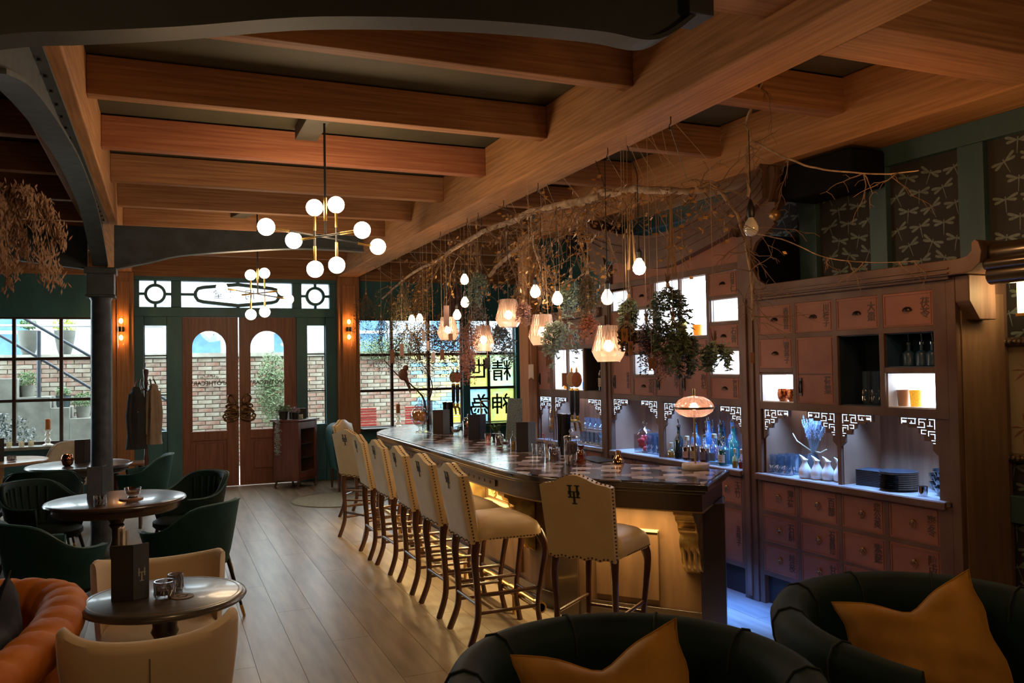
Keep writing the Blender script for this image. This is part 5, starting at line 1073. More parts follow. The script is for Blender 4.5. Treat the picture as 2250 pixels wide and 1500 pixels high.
for i, (x, y, zt, zb, wd_, c) in enumerate(BU):
    q_ = random.Random(50+i); t = T('dried_bouquet', BL[i], 'dried bouquet', (x, y, zt), 0, 'dried bouquets hanging over the bar'); h = (zt-zb)*1.25; wd_ *= 1.12; m = mat('dried_'+c, CM[c], .75, c2=tuple(v*.55 for v in CM[c]), ns=40)
    P('string', B().ring([(0, 0, -.02), (0, 0, 2.86-zt), (max(2.5, min(2.7, x))-x, 0, 3.08-zt)], .0018, 4), strM, t)
    P('tie', B().lathe([(.010, -.04), (.012, -.03), (.010, -.015)], 8), strM, t)
    sb, lb = B(), B(); ns_ = 20; ls = .0125+.010*(c in ('brown', 'teal', 'green', 'plum', 'slate', 'mint'))*.6
    for k in range(ns_):
        a = q_.uniform(0, 6.28); r_ = wd_/2*sqrt(q_.random()); e = Vector((cos(a)*r_, sin(a)*r_, -h*q_.uniform(.45, 1.0))); up_ = Vector((-cos(a)*.015, -sin(a)*.015, .05*q_.random()))
        pts_ = [up_, Vector((0, 0, -.03)), Vector((e.x*.85, e.y*.85, e.z*.42)), Vector((e.x*1.05, e.y*1.05, e.z*.75)), e]
        sb.ring(pts_, [.0016, .002, .0016, .0014, .001], 4)
        for l_ in range(46):
            u = .18+.82*q_.random(); pcc = Vector((e.x*min(1, u*2)**.8, e.y*min(1, u*2)**.8, -.03+(e.z+.03)*u))+Vector((q_.gauss(0, 1), q_.gauss(0, 1), q_.gauss(0, 1)))*wd_*.075
            a_ = Vector((q_.gauss(0, 1), q_.gauss(0, 1), q_.gauss(0, 1))).normalized()*ls*q_.uniform(.6, 1.4); b_ = a_.orthogonal().normalized()*ls*.45; lb.add([pcc-a_, pcc+b_, pcc+a_, pcc-b_], [(0, 1, 2, 3)])
    P('stems', sb, twigM, t); P('flowers' if c in ('pink', 'coral', 'purple', 'amber') else 'leaves', lb, m, t, kind='stuff')
TGc = {'pink': (.62, .40, .36), 'white': (.72, .66, .66), 'brown': (.26, .11, .06), 'peach': (.60, .34, .24), 'grey': (.22, .20, .20), 'navy': (.05, .06, .12), 'black': (.03, .03, .035), 'orange': (.62, .25, .08)}
TG = [(2.60, 7.89, 2.30, 2.08, 0.072, 'pink'), (2.60, 8.69, 2.08, 1.96, 0.044, 'white'), (2.60, 8.54, 1.97, 1.86, 0.044, 'white'), (2.70, 10.43, 1.92, 1.73, 0.070, 'brown'), (2.60, 9.59, 1.97, 1.81, 0.065, 'pink'), (2.60, 8.35, 1.84, 1.73, 0.057, 'white'), (2.65, 8.20, 1.87, 1.75, 0.056, 'brown'), (2.55, 7.62, 2.01, 1.93, 0.053, 'peach'), (2.70, 7.72, 1.82, 1.71, 0.053, 'grey'), (2.65, 7.30, 1.75, 1.63, 0.063, 'navy'), (2.80, 7.29, 1.77, 1.66, 0.064, 'black'), (2.50, 5.62, 1.70, 1.59, 0.047, 'white'), (2.75, 5.84, 1.79, 1.68, 0.056, 'brown'), (2.85, 5.78, 1.63, 1.52, 0.046, 'brown'), (2.60, 4.43, 1.91, 1.82, 0.050, 'orange'), (2.60, 4.36, 1.83, 1.74, 0.038, 'orange'), (2.60, 4.13, 1.72, 1.65, 0.045, 'brown'), (3.30, 4.11, 1.75, 1.68, 0.033, 'brown')]
TL = ['long pink paper tag hanging highest, left of the furthest pendant', 'white swallowtail tag, upper of two near the amber bouquet', 'white swallowtail tag, lower of two near the amber bouquet', 'brown tag in front of the first window bar', 'pale pink tag left of the amber bouquet', 'white square cut tag low over the window middle', 'brown swallowtail tag right of the white low tag', 'peach tag in front of the furthest pendant', 'grey tag below the furthest pendant', 'navy tag hanging low beside the window mullion', 'black diagonal tag beside the yellow pane', 'white swallowtail tag hanging alone in front of the brown post', 'brown tag under the second nearest pendant', 'brown tag hanging low in front of the beer tap handles', 'orange swallowtail tag, upper of two right of the nearest pendant', 'orange swallowtail tag, lower of two right of the nearest pendant', 'brown tag in front of the small bottle niche', 'small brown tag on the trailing vine by the near cabinet']
for i, (x, y, zt, zb, w_, c) in enumerate(TG):
    h = zt-zb; w_ *= .8; ra = random.Random(i).uniform(-.6, .1); dx_ = max(2.5, min(2.7, x))-x; t = T('paper_tag', TL[i], 'tag', (x, y, zt), ra, 'paper tags hanging on strings')
    P('tag_card', B().prism([(-w_/2, 0), (w_/2, 0), (w_/2, -h), (0, -h+w_*.4), (-w_/2, -h)], -.0012, .0012, 'y'), mat('tag_'+c, TGc[c], .7), t)
    P('string', B().ring([(0, 0, -.005), (.0, 0, .08), (0, 0, .3), (dx_*cos(ra), -dx_*sin(ra), 3.08-zt)] if x < 3.2 else [(0, 0, -.005), (0, 0, .3), (.06, .08, .48)], .0016, 4), strM, t)
    if i in (14, 15): P('monogram', B().box(-.008, -.005, -.002, -.0013, -.045, -.02).box(.005, .008, -.002, -.0013, -.045, -.02).box(-.008, .008, -.002, -.0013, -.034, -.031).box(-.0015, .0015, -.002, -.0013, -.058, -.034), inkM, t)
for i, (y) in enumerate((8.17, 7.35, 7.05, 6.44, 5.74, 4.66, 3.94)):
    t = T('screw_hook', ('furthest', 'sixth nearest', 'fifth nearest', 'fourth nearest', 'third nearest', 'second nearest', 'nearest')[i]+' screw hook under the long beam', 'hook', (2.64, y, 3.08), 0, 'screw hooks under the beam')
    P('hook', B().ring([(0, 0, .0), (0, 0, -.04)]+[(0, .018*sin(a), -.058+.018*cos(a)) for a in [k*.6 for k in range(9)]], .0035, 6), black, t, smooth=True)
    P('wire', B().ring([(0, 0, -.075), (.10, .0, -.16 if i != 6 else -.35)], .002, 5), black, t)
# hanging pampas at the upper left
t = T('pampas_bouquet', 'large brown pampas grass bouquet hanging at the upper left edge', 'dried bouquet', (-.98, 6.0, 2.84)); q_ = random.Random(4); sb = B(); lb = B()
for k in range(34):
    a = q_.uniform(0, 6.28); r_ = q_.uniform(.05, .42); p0 = Vector((0, 0, 0)); e = Vector((cos(a)*r_, sin(a)*r_*.8, -q_.uniform(.25, .62))); mid_ = Vector((cos(a)*r_*.7, sin(a)*r_*.6, -.05)); cv = bez([p0, mid_, e], 8); sb.ring(cv, .0025, 4)
    for l_ in range(130):
        u = q_.randrange(5, len(cv)); c_ = cv[u]+Vector((q_.gauss(0, .018), q_.gauss(0, .018), q_.gauss(0, .02))); a_ = Vector((q_.gauss(0, .4), q_.gauss(0, .4), -1)).normalized()*.022; b_ = a_.orthogonal().normalized()*.006; lb.add([c_-a_, c_+b_, c_+a_, c_-b_], [(0, 1, 2, 3)])
P('stems', sb, mat('straw', (.42, .26, .12), .7), t); P('plumes', lb, mat('pampas_plume', (.36, .20, .11), .8, c2=(.22, .11, .06), ns=20), t, kind='stuff'); P('string', B().ring([(0, 0, -.02), (0, 0, .42)], .003, 5), black, t)
# ================================================================ SMALL THINGS ON THE BAR
ZB = .971
def gl_(name, label, cat, loc, prof, m=clear, n=20, fill=None, fm=None, lid=None, group=None, rz=0):
    t = T(name, label, cat, loc, rz, group); P('glass', B().lathe(prof, n), m, t, smooth=True)
    if fill: P('contents', B().lathe(fill, n), fm, t, smooth=True)
    if lid: P('lid', B().lathe(lid, n), m, t, smooth=True)
    return t
brownF = mat('dried_spice', (.14, .055, .035), .7, c2=(.07, .03, .02), ns=60, bump=.5); orF = mat('orange_peel', (.75, .30, .03), .5, c2=(.55, .18, .02), ns=12); amb = glass('amber_glass', (.55, .16, .02), .2, .03, .25, (.32, .09, .012))
t = T('amber_bottle', 'brown amber apothecary bottle on the bar, nearest of the small things', 'bottle', (2.79, 5.41, ZB)); P('glass', B().lathe([(.005, 0), (.034, 0), (.037, .005), (.037, .075), (.030, .092), (.018, .102), (.017, .112), (.022, .114), (.022, .125), (.014, .127)], 24), amb, t, smooth=True)
P('stopper', B().lathe([(.020, .127), (.026, .130), (.026, .136), (.010, .138)], 20), mat('dark_amber', (.05, .015, .008), .2), t, smooth=True)
t = T('metal_jigger', 'small ribbed silver cup between the tall jar and the amber bottle', 'cup', (2.69, 5.40, ZB)); P('cup', B().lathe([(.018, 0), (.022, .001), (.029, .075), (.027, .075), (.016, .004)], 16, cap=False), chrome, t)
gl_('spice_jar', 'low glass jar of brown spice with glass knob on the bar', 'jar', (2.68, 5.62, ZB), [(.01, 0), (.043, 0), (.046, .01), (.046, .10), (.040, .105)], fill=[(.01, .006), (.038, .006), (.038, .075), (.01, .08)], fm=brownF, lid=[(.044, .106), (.040, .115), (.01, .122), (.012, .135), (.016, .145), (.006, .155)])
gl_('spice_jar', 'tall lidded glass jar of dark bark beside the amber bottle', 'jar', (2.86, 5.70, ZB), [(.01, 0), (.055, 0), (.058, .01), (.058, .155), (.062, .165), (.055, .17)], fill=[(.01, .008), (.045, .008), (.048, .12), (.01, .14)], fm=mat('dark_bark', (.07, .03, .022), .6, ns=40, bump=.6), lid=[(.06, .171), (.05, .185), (.012, .19), (.012, .205), (.02, .215), (.006, .235)])
for i in range(4): gl_('bar_glass', ('near left', 'near right', 'far left', 'far right')[i]+' clear tumbler of the cluster right of the folded menu', 'glass', (2.78+(i % 2)*.085, 6.10+(i//2)*.085, ZB), [(.028, 0), (.036, .09), (.034, .09), (.026, .006)], group='tumblers in a cluster on the bar')
t = T('pick_cup', 'metal cup of cocktail picks with one red ended pick', 'cup', (2.80, 6.0, ZB)); P('cup', B().lathe([(.025, 0), (.032, .10), (.03, .10), (.022, .006)], 16, cap=False), chrome, t)
q = B(); q_ = random.Random(2)
for k in range(12): a = q_.uniform(0, 6.28); q.ring([(cos(a)*.01, sin(a)*.01, .01), (cos(a)*.028, sin(a)*.028, .12+q_.random()*.02)], .003, 5)
P('picks', q, mat('wood_pick', (.55, .42, .30), .5), t); P('red_pick', B().ring([(.01, 0, .02), (-.03, .01, .17)], .0025, 5).sph((-.031, .01, .175), .007, 8, 6), mat('red_tip', (.7, .05, .05), .4), t)
menuM = mat('menu_cover', (.022, .018, .017), .45); menuS = mat('menu_inner_grey', (.16, .19, .22), .5); menuB = mat('menu_brown', (.06, .035, .028), .45)
def menu(label, loc, rz, h, w_, m1, m2, mono=False, ang=.5, inserts=False):
    t = T('folded_menu', label, 'menu', loc, rz); a = ang
    P('cover', B().box(-w_, 0, -.004, .004, 0, h), m1, t, bevel=.002)
    o = P('cover', B().box(0, w_*.8, -.004, .004, 0, h), m2, t, bevel=.002); o.rotation_euler.z = a
    P('spine_block', B().prism([(-w_*.95, .005), (0, .005), (w_*.75*cos(a), w_*.75*sin(a)+.004), (-w_*.1, w_*.5)], .002, h-.01, 'z'), mat('menu_pages', (.05, .04, .04), .8), t)
    if mono:
        g = B(); k = .0009
        for u in (-13, 13): g.box((u-3)*k, (u+3)*k, -.006, -.0045, 0, 38*k); 
        g.box(-14*k, 14*k, -.006, -.0045, 17*k, 20*k).box(-3*k, 3*k, -.006, -.0045, -22*k, 17*k).box(-10*k, 10*k, -.006, -.0045, -24*k, -21*k).box(-19*k, 19*k, -.006, -.0045, 15*k, 18*k)
        e = P('monogram', g, mat('pale_print', (.5, .5, .5), .5), o, loc=(w_*.42, 0, h*.42))
    if inserts: P('card_inserts', B().box(-.06, -.052, .01, .06, 0, h+.07).box(-.03, -.024, .01, .05, 0, h+.06), mat('card_white', (.45, .40, .34), .6), t); P('gilt_edge', B().box(-.045, -.041, .01, .06, .0, h+.07), brass, t)
    return t
menu('black folded menu with pale grey side standing mid bar', (2.80, 6.38, ZB), -.25, .25, .10, menuM, menuS); menu('brown folded menu with pale side at the far end of the bar', (2.76, 8.55, ZB), -.2, .26, .11, menuB, menuS); menu('wide black menu block standing left of the granite slab', (2.88, 7.75, ZB), .0, .245, .12, menuM, menuM)
gl_('oil_bottle', 'small oil cruet with yellow oil beside the black folded menu', 'bottle', (2.74, 6.56, ZB), [(.01, 0), (.026, 0), (.026, .10), (.010, .125), (.009, .165), (.013, .17)], fill=[(.005, .004), (.022, .004), (.022, .075), (.005, .078)], fm=mat('oil', (.5, .28, .03), .2))
gl_('nut_bowl', 'footed glass bowl of brown spice left of the oil cruet', 'bowl', (2.76, 6.78, ZB), [(.03, 0), (.022, .01), (.02, .02), (.045, .045), (.052, .08), (.049, .08), (.04, .045)], fill=[(.005, .03), (.038, .04), (.043, .055), (.005, .06)], fm=brownF)
gl_('sugar_jar', 'small square lidded jar of dark spice left of the nut bowl', 'jar', (2.79, 7.0, ZB), [(.01, 0), (.04, 0), (.042, .01), (.042, .09), (.036, .095)], n=8, fill=[(.005, .006), (.034, .006), (.034, .07), (.005, .075)], fm=brownF, lid=[(.04, .096), (.03, .11), (.008, .115), (.012, .13), (.004, .135)])
gl_('shot_glass', 'rose tinted shot glass left of the small square jar', 'glass', (2.87, 7.5, ZB), [(.025, 0), (.033, .075), (.031, .075), (.022, .008)], glass('rose_glass', (.9, .6, .55), .2))
j = gl_('orange_jar', 'wide glass jar with one orange and brown sticks on the bar', 'jar', (2.91, 8.16, ZB), [(.01, 0), (.062, 0), (.066, .02), (.066, .16), (.055, .175)], fill=[(.005, .005), (.058, .005), (.058, .09), (.005, .1)], fm=brownF, lid=[(.056, .176), (.045, .19), (.01, .195), (.016, .22), (.005, .235)]); P('orange', B().sph((0, -.01, .125), .034, 14, 9), orF, j, smooth=True)
gl_('nut_bowl', 'glass bowl of green seeds in front of the brown menu', 'bowl', (2.86, 8.42, ZB), [(.035, 0), (.03, .01), (.05, .04), (.056, .085), (.053, .085), (.045, .04)], fill=[(.005, .02), (.045, .035), (.049, .05), (.005, .055)], fm=mat('seed_mix', (.16, .11, .06), .7, ns=60))
j = gl_('footed_jar', 'footed glass jar with orange fruit slices at the far bar end', 'jar', (2.61, 8.93, ZB), [(.05, 0), (.045, .01), (.012, .025), (.012, .06), (.06, .09), (.098, .16), (.10, .20), (.07, .255), (.045, .27), (.055, .29)], glass('jar_glass', (.95, .97, .98), .28), n=28, lid=[(.055, .291), (.045, .31), (.012, .32), (.02, .345), (.006, .37)])
for k, (dx, dz) in enumerate(((-.035, .16), (.02, .15), (-.005, .2), (.04, .19), (-.05, .195))): P('fruit_slice', B().sph((dx, -.02*(k % 2), dz), .036, 12, 8, (1, .5, 1)), orF, j, smooth=True)
vz = gl_('glass_vase', 'tall clear cylinder vase holding bare dark branches at the far end of the bar', 'vase', (2.72, 9.0, ZB), [(.06, 0), (.062, .35), (.059, .35), (.057, .01)])
branch('bare_branch', 'dark bare branch standing in the cylinder vase behind the footed jar', [(2.73, 9.0, ZB+.01), (2.70, 9.03, 1.3), (2.62, 9.1, 1.45), (2.45, 9.2, 1.6), (2.30, 9.25, 1.78)], .014, .005, 10, 21, ln_=.3, m=mat('dark_bark2', (.05, .025, .018), .8), down=-.8)
branch('bare_branch', 'forked dark branch leaning right in the cylinder vase', [(2.735, 9.01, ZB+.01), (2.75, 9.0, 1.3), (2.78, 8.98, 1.5), (2.70, 9.0, 1.7)], .012, .004, 10, 22, ln_=.3, m=mat('dark_bark2', (.05, .025, .018), .8), down=-.8)
t = T('branch_bird', 'brown carved bird shape perched on the bare branch', 'ornament', (2.50, 9.18, 1.56)); bM_ = mat('carved_brown', (.20, .08, .05), .5); P('body', B().sph((0, 0, .05), .055, 14, 9, (1, .7, 1.2)), bM_, t, smooth=True); P('head', B().sph((.03, 0, .125), .033, 12, 8), bM_, t, smooth=True); P('tail', B().ring([(.02, 0, .03), (.07, 0, -.10), (.08, 0, -.16)], [.03, .014, .005], 8), bM_, t, smooth=True)
def tap(loc, rz, label, n=2):
    t = T('beer_tap', label, 'beer tap', loc, rz)
    P('tower', B().lathe([(.055, 0), (.055, .012), (.036, .014), (.036, .30), (.040, .305), (.040, .325), (.01, .33)], 24), mat('tap_black_chrome', (.06, .06, .065), .12, .9), t, smooth=True)
    P('tower', B().lathe([(.055, 0), (.055, .012), (.036, .014), (.036, .30), (.040, .305), (.040, .325), (.01, .33)], 24, (.0, .085, 0)), MATS['tap_black_chrome'], t, smooth=True)
    for k in range(n):
        x, y = .095, k*.09-.01
        P('faucet', B().ring([(.03, y, .27), (x, y, .27), (x+.02, y, .25), (x+.03, y, .18)], [.012, .013, .012, .009], 10).lathe([(.012, 0), (.016, .02), (.012, .04)], 10, (x, y, .27)), brass, t, smooth=True)
        P('handle', B().lathe([(.010, .31), (.019, .34), (.022, .50), (.020, .51)], 14, (x, y, 0)), black, t, smooth=True); P('collar', B().lathe([(.021, .51), (.021, .52), (.014, .53)], 14, (x, y, 0)), brass, t, smooth=True)
        P('medallion', B().lathe([(.005, -.014), (.05, -.014), (.055, 0), (.05, .014), (.005, .014)], 22, sx=.8, sy=1.15).xf(Matrix.Translation((x, y, .60)) @ Matrix.Rotation(-.6, 4, 'Z') @ Matrix.Rotation(pi/2, 4, 'X')), (mat('tap_copper', (.40, .15, .09), .3, .6), mat('tap_cream', (.42, .28, .18), .4))[k], t, smooth=True); P('finial', B().lathe([(.008, .655), (.010, .68), (.004, .70)], 8, (x, y, 0)), brass, t, smooth=True)
    return t
tap((2.98, 6.02, ZB), .0, 'double beer tap with copper and cream medallions near the tall spice jar'); tap((2.94, 8.85, ZB), .2, 'far double beer tap with black handles at the window end of the bar')
t = T('granite_slab', 'grey green speckled granite slab leaning at the back of the bar', 'slab', (3.10, 7.42, ZB)); P('slab', B().prism([(-.075, 0), (.095, 0), (.105, .40), (-.035, .41)], -.012, .012, 'y'), mat('speckled_granite', (.20, .26, .22), .5, c2=(.09, .12, .10), ns=120), t, bevel=.003); t.rotation_euler = (-.08, 0, -.15)
t = T('bar_mat', 'black rubber bar mat behind the amber bottle', 'mat', (3.02, 5.60, ZB)); P('mat', B().box(-.09, .09, -.2, .2, 0, .008), black, t, bevel=.003)
t = T('cocktail_shaker', 'shiny gold cocktail shaker at the back edge of the near bar end', 'shaker', (3.06, 5.34, ZB)); gm = mat('polished_gold', (.85, .45, .20), .08, 1); P('body', B().lathe([(.03, 0), (.044, .005), (.042, .02), (.026, .05), (.02, .06)], 24), gm, t, smooth=True); P('cap', B().lathe([(.021, .06), (.021, .088), (.012, .092)], 20), gm, t, smooth=True)
t = T('potted_leaves', 'few long green leaves beside the granite slab', 'plant', (3.0, 7.62, ZB)); P('pot', B().lathe([(.03, 0), (.04, .06), (.035, .06)], 14), black, t, smooth=True)
q = B()
for k in range(9): a = k*.7; q.add([(0, 0, .05), (cos(a)*.05-.012, sin(a)*.05, .14), (cos(a)*.12, sin(a)*.12, .13+.01*(k % 3)), (cos(a)*.05+.012, sin(a)*.05, .13)], [(0, 1, 2, 3)])
P('leaves', q, lfM[0], t)
t = T('bottle_rack', 'dark ornate metal stand behind the granite slab', 'stand', (3.06, 8.05, ZB)); P('frame', B().ring([(-.05, 0, 0), (-.05, 0, .36)], .008, 6).ring([(.05, 0, 0), (.05, 0, .36)], .008, 6).ring([(-.05, 0, .36), (.05, 0, .36)], .008, 6).ring([(-.05, 0, .15), (.05, 0, .15)], .006, 6), bronze, t, smooth=True)
# candle holders on the sills
wax = mat('orange_wax', (.62, .22, .05), .5); tw_ = glass('twisted_glass', (.9, .85, .78), .3, .05, .15, (.8, .75, .65))
for x, y, z, lab in ((-1.43, 12.70, .731, 'orange pillar candle on a twisted glass stand on the left sill'), (3.37, 12.70, .766, 'orange pillar candle on a twisted glass stand on the right sill'), (4.17, 12.62, .766, 'orange pillar candle on a metal stand at the right sill behind the taps')):
    t = T('candle_stand', lab, 'candle holder', (x, y, z)); P('stand', B().lathe([(.07, 0), (.075, .01), (.03, .03), (.045, .07), (.025, .10), (.04, .14), (.025, .17), (.06, .20), (.062, .215)], 20), tw_, t, smooth=True); P('candle', B().lathe([(.034, .216), (.034, .35), (.026, .356), (.01, .345)], 16), wax, t, smooth=True)
vot = glass('votive_glass', (.95, .92, .85), .3, .05, .3, (.7, .6, .4))
for i, x in enumerate((-1.62, -1.73, -1.87, -1.96)):
    gl_('sill_votive', 'small glass votive on the left window sill, '+('nearest the candle', 'second from the candle', 'third from the candle', 'furthest from the candle')[i], 'votive', (x, 12.66, .731), [(.032, 0), (.036, .075), (.034, .075), (.03, .01)], vot, 14, group='votives on the left window sill')
# cabinet by the door
dcb = T('display_cabinet', 'reddish wooden glazed cabinet standing angled in front of the right door leaf', 'cabinet', (1.80, 12.30, 0), math.atan2(.45, .33)-.0); cbM = mat('cherry_wood', (.19, .055, .030), .3, c2=(.13, .035, .02), ns=4, stretch=(5, 5, .8), coat=.3)
# near corner at (1.74,12.04); left face runs to (1.47,12.18), right glazed face to (2.04,12.43)
dcb.rotation_euler.z = math.atan2(.33, .31); M0 = (1.74, 12.04)
dcb.location = (1.74, 12.04, 0)
def PD(n_, b, m, **k): return P(n_, b, m, dcb, **k)
PD('side_panel', B().box(0, .02, 0, .42, .13, .95), cbM, bevel=.003); PD('carcass', B().box(0, .46, .40, .42, .13, .95).box(.44, .46, 0, .42, .13, .95).box(0, .46, 0, .42, .11, .15), cbM, bevel=.003)
PD('door_frame', B().box(.0, .06, -.012, .01, .15, .94).box(.40, .46, -.012, .01, .15, .94).box(.06, .40, -.012, .01, .84, .94).box(.06, .40, -.012, .01, .15, .24), cbM, bevel=.003)
PD('pane', B().box(.06, .40, -.002, .002, .24, .84), pane); PD('shelf', B().box(.02, .44, .02, .40, .42, .435).box(.02, .44, .02, .40, .62, .635), cbM)
PD('cabinet_top', B().box(-.03, .49, -.04, .45, .95, .975), cbM, bevel=.006)
for x, y in ((.02, .02), (.44, .02), (.02, .40), (.44, .40)): PD('leg', B().ring(bez([(x, y, .13), (x, y-.025, .09), (x, y+.0, .03), (x, y-.02, 0)], 3), .016, 8), legM, smooth=True)
DW = lambda a, b_, z: (M0[0]+a*cos(dcb.rotation_euler.z)-b_*sin(dcb.rotation_euler.z), M0[1]+a*sin(dcb.rotation_euler.z)+b_*cos(dcb.rotation_euler.z), z)
blkP = mat('black_pot', (.015, .014, .014), .5)
t = T('potted_plant', 'black pot with pale succulent trailing a long string of leaves down the cabinet', 'potted plant', DW(.03, .26, .976)); P('pot', B().lathe([(.055, 0), (.07, .12), (.06, .12)], 16), blkP, t, smooth=True); bush('leaves', None, (0, 0, .16), .10, lfM[2], 300, (1.2, 1, .6), t, ls=.02)
q = B(); q_ = random.Random(8); tx, ty = -.075, -.03
for k in range(420): z = .12-q_.random()**.9*.62; a_ = Vector((q_.gauss(0, 1), q_.gauss(0, 1), q_.gauss(0, 1))).normalized()*.013; b_ = a_.orthogonal().normalized()*.007; c_ = Vector((tx+q_.gauss(0, .018)-.01, ty+q_.gauss(0, .014), z)); q.add([c_-a_, c_+b_, c_+a_, c_-b_], [(0, 1, 2, 3)])
P('trailing_leaves', q, mat('silver_leaf', (.40, .48, .44), .6, ns=20), t)
t = T('potted_plant', 'small black pot with pinkish plant on the display cabinet', 'potted plant', DW(.14, .14, .976)); P('pot', B().lathe([(.045, 0), (.055, .10), (.05, .10)], 16), blkP, t, smooth=True); bush('leaves', None, (0, 0, .13), .08, mat('pink_leaf', (.34, .22, .22), .6, ns=20), 180, (1.1, 1, .6), t, ls=.016)
t = T('storage_box', 'black box at the back of the display cabinet top', 'box', DW(.30, .22, .976)); P('box', B().box(-.12, .12, -.09, .09, 0, .13), blkP, t, bevel=.005); P('lid', B().box(-.125, .125, -.095, .095, .13, .145), black, t)
gl_('votive', 'glowing square votive on the display cabinet beside the pots', 'votive', DW(.12, .03, .976), [(.03, 0), (.032, .07), (.03, .07), (.026, .01)], vot, 8)
# coat rack with coats
cr_ = T('coat_rack', 'turned wooden coat rack between the left post and the door', 'coat rack', (-.205, 11.4, 0)); P('pole', B().lathe([(.03, .06), (.028, .2), (.04, .35), (.022, .4), (.04, .47), (.022, .52), (.035, .6), (.022, .66), (.022, 1.5), (.03, 1.55), (.022, 1.6), (.034, 1.68), (.034, 1.72), (.01, 1.73)], 14), legM, cr_, smooth=True)
for k in range(4): a = k*pi/2+.5; P('foot', B().ring(bez([(0, 0, .12), (cos(a)*.15, sin(a)*.15, .10), (cos(a)*.24, sin(a)*.24, .012)], 4), .014, 8), legM, cr_, smooth=True); P('hook', B().ring(bez([(0, 0, 1.48), (cos(a)*.08, sin(a)*.08, 1.46), (cos(a)*.13, sin(a)*.13, 1.52), (cos(a)*.10, sin(a)*.10, 1.60)], 4), .010, 8), legM, cr_, smooth=True)
def coat(loc, label, c, L_, w_, rz, c2=None):
    rings = []; 
    for z, wx, wy in ((0, .03, .025), (-.03, .07, .045), (-.08, .12, .06), (-.25, .13, .065), (-.45, .15, .075), (-.7, .19, .085), (-L_, .21, .09)): rings.append([((wx*w_)*cos(a)*(1+.09*sin(5*a+z*3)), wy*sin(a)*(1+.16*sin(6*a+z*2)), z) for a in [2*pi*k/26 for k in range(26)]])
    m = mat(label[:12], c, .85, c2=c2, ns=6); t = T('hanging_coat', label, 'coat', loc, rz); P('coat_body', B().loft(rings), m, t, smooth=True)
    for sg in (-1, 1): P('sleeve', B().ring([(sg*.10*w_, 0, -.08), (sg*.145*w_, .0, -.35), (sg*.13*w_, -.02, -.62)], [.035, .04, .035], 10), m, t, smooth=True)
    P('collar', B().lathe([(.05, -.06), (.055, -.02), (.03, .01)], 12), m, t, smooth=True)
    for z in (-.3, -.62): P('button', B().sph((0, -.075, z), .009, 8, 5), mat('coat_button', (.5, .4, .2), .3, .6), t)
coat((-.315, 11.33, 1.50), 'black coat hanging on the left of the coat rack', (.022, .022, .022), .76, .58, .3); coat((-.115, 11.35, 1.53), 'beige raincoat hanging on the right of the coat rack', (.30, .22, .16), .74, .50, -.3, (.24, .17, .12))
# things on the small tables
menu('black menu with grey side and pale monogram on the nearest round table', (-.125, 3.93, .7255), -.15, .235, .085, menuM, mat('menu_slate', (.085, .095, .125), .5), True, .55, True)
tumM = glass('cut_tumbler', (.80, .76, .74), .4, .04); 
def tumbler(loc, label, r=.04, h=.07, cat='glass', fm=True):
    t = T('cut_glass_tumbler', label, cat, loc); P('glass', B().lathe([(r*.92, 0), (r, .006), (r, h), (r*.9, h), (r*.86, .014), (.005, .012)], 18), tumM, t, smooth=True)
    if fm: P('candle', B().lathe([(.005, .014), (r*.7, .014), (r*.7, h*.45), (.005, h*.45)], 16), mat('tea_candle', (.10, .07, .06), .5), t, smooth=True)
    q = B()
    for k in range(12):
        a = 2*pi*k/12; q.ring([(cos(a)*r*1.01, sin(a)*r*1.01, .012), (cos(a+.26)*r*1.01, sin(a+.26)*r*1.01, h*.5), (cos(a)*r*1.01, sin(a)*r*1.01, h*.95)], .0016, 4)
    P('cut_facets', q, chrome, t); return t
tumbler((.0, 3.925, .7255), 'wide cut glass tumbler, left of two on the nearest round table', .043, .07); tumbler((.045, 4.03, .7255), 'slim cut glass tumbler behind the wide one on the nearest round table', .032, .072)
t = T('coaster', 'round printed coaster right of the tumblers on the nearest round table', 'coaster', (.07, 3.90, .7255)); P('disc', B().lathe([(.005, 0), (.047, 0), (.047, .003), (.005, .003)], 24), mat('coaster_card', (.20, .15, .12), .6), t); P('printed_rose', B().ring([(.02*cos(a)*(1+.3*sin(5*a)), .02*sin(a)*(1+.3*sin(5*a)), .0035) for a in [2*pi*k/30 for k in range(30)]], .0012, 4, True), inkM, t)
menu('black menu standing upright on the mahogany table in front of the column', (-.44, 7.10, .7305), 0, .25, .10, mat('menu_slate', (.085, .095, .125), .5), menuM, False, 1.2); tumbler((-.43, 6.78, .7305), 'cut glass candle holder on the mahogany table', .042, .075)
t = T('wooden_coaster', 'round wood slice under the glass bowl on the mahogany table', 'coaster', (-.23, 6.98, .7305)); P('disc', B().lathe([(.005, 0), (.085, 0), (.085, .012), (.005, .012)], 24), mat('bark_slice', (.30, .13, .06), .5), t)
gl_('glass_bowl', 'glass bowl of nibbles on the wood slice on the mahogany table', 'bowl', (-.22, 7.0, .743), [(.04, 0), (.03, .012), (.05, .03), (.062, .075), (.058, .075), (.045, .03)], tumM, fill=[(.005, .02), (.04, .028), (.048, .045), (.005, .05)], fm=mat('nibbles', (.42, .30, .16), .7, ns=60))
t = T('copper_votive', 'round copper tinted glass votive on the dark table behind the column', 'votive', (-.93, 9.86, .7205)); P('bowl', B().lathe([(.03, 0), (.05, .02), (.062, .06), (.058, .10), (.045, .125), (.042, .125), (.05, .06)], 20), mat('copper_lustre', (.45, .18, .10), .12, 1), t, smooth=True); P('flame', B().sph((0, 0, .10), .01, 8, 6), emitm('votive_flame', (1, .6, .2), 8), t)
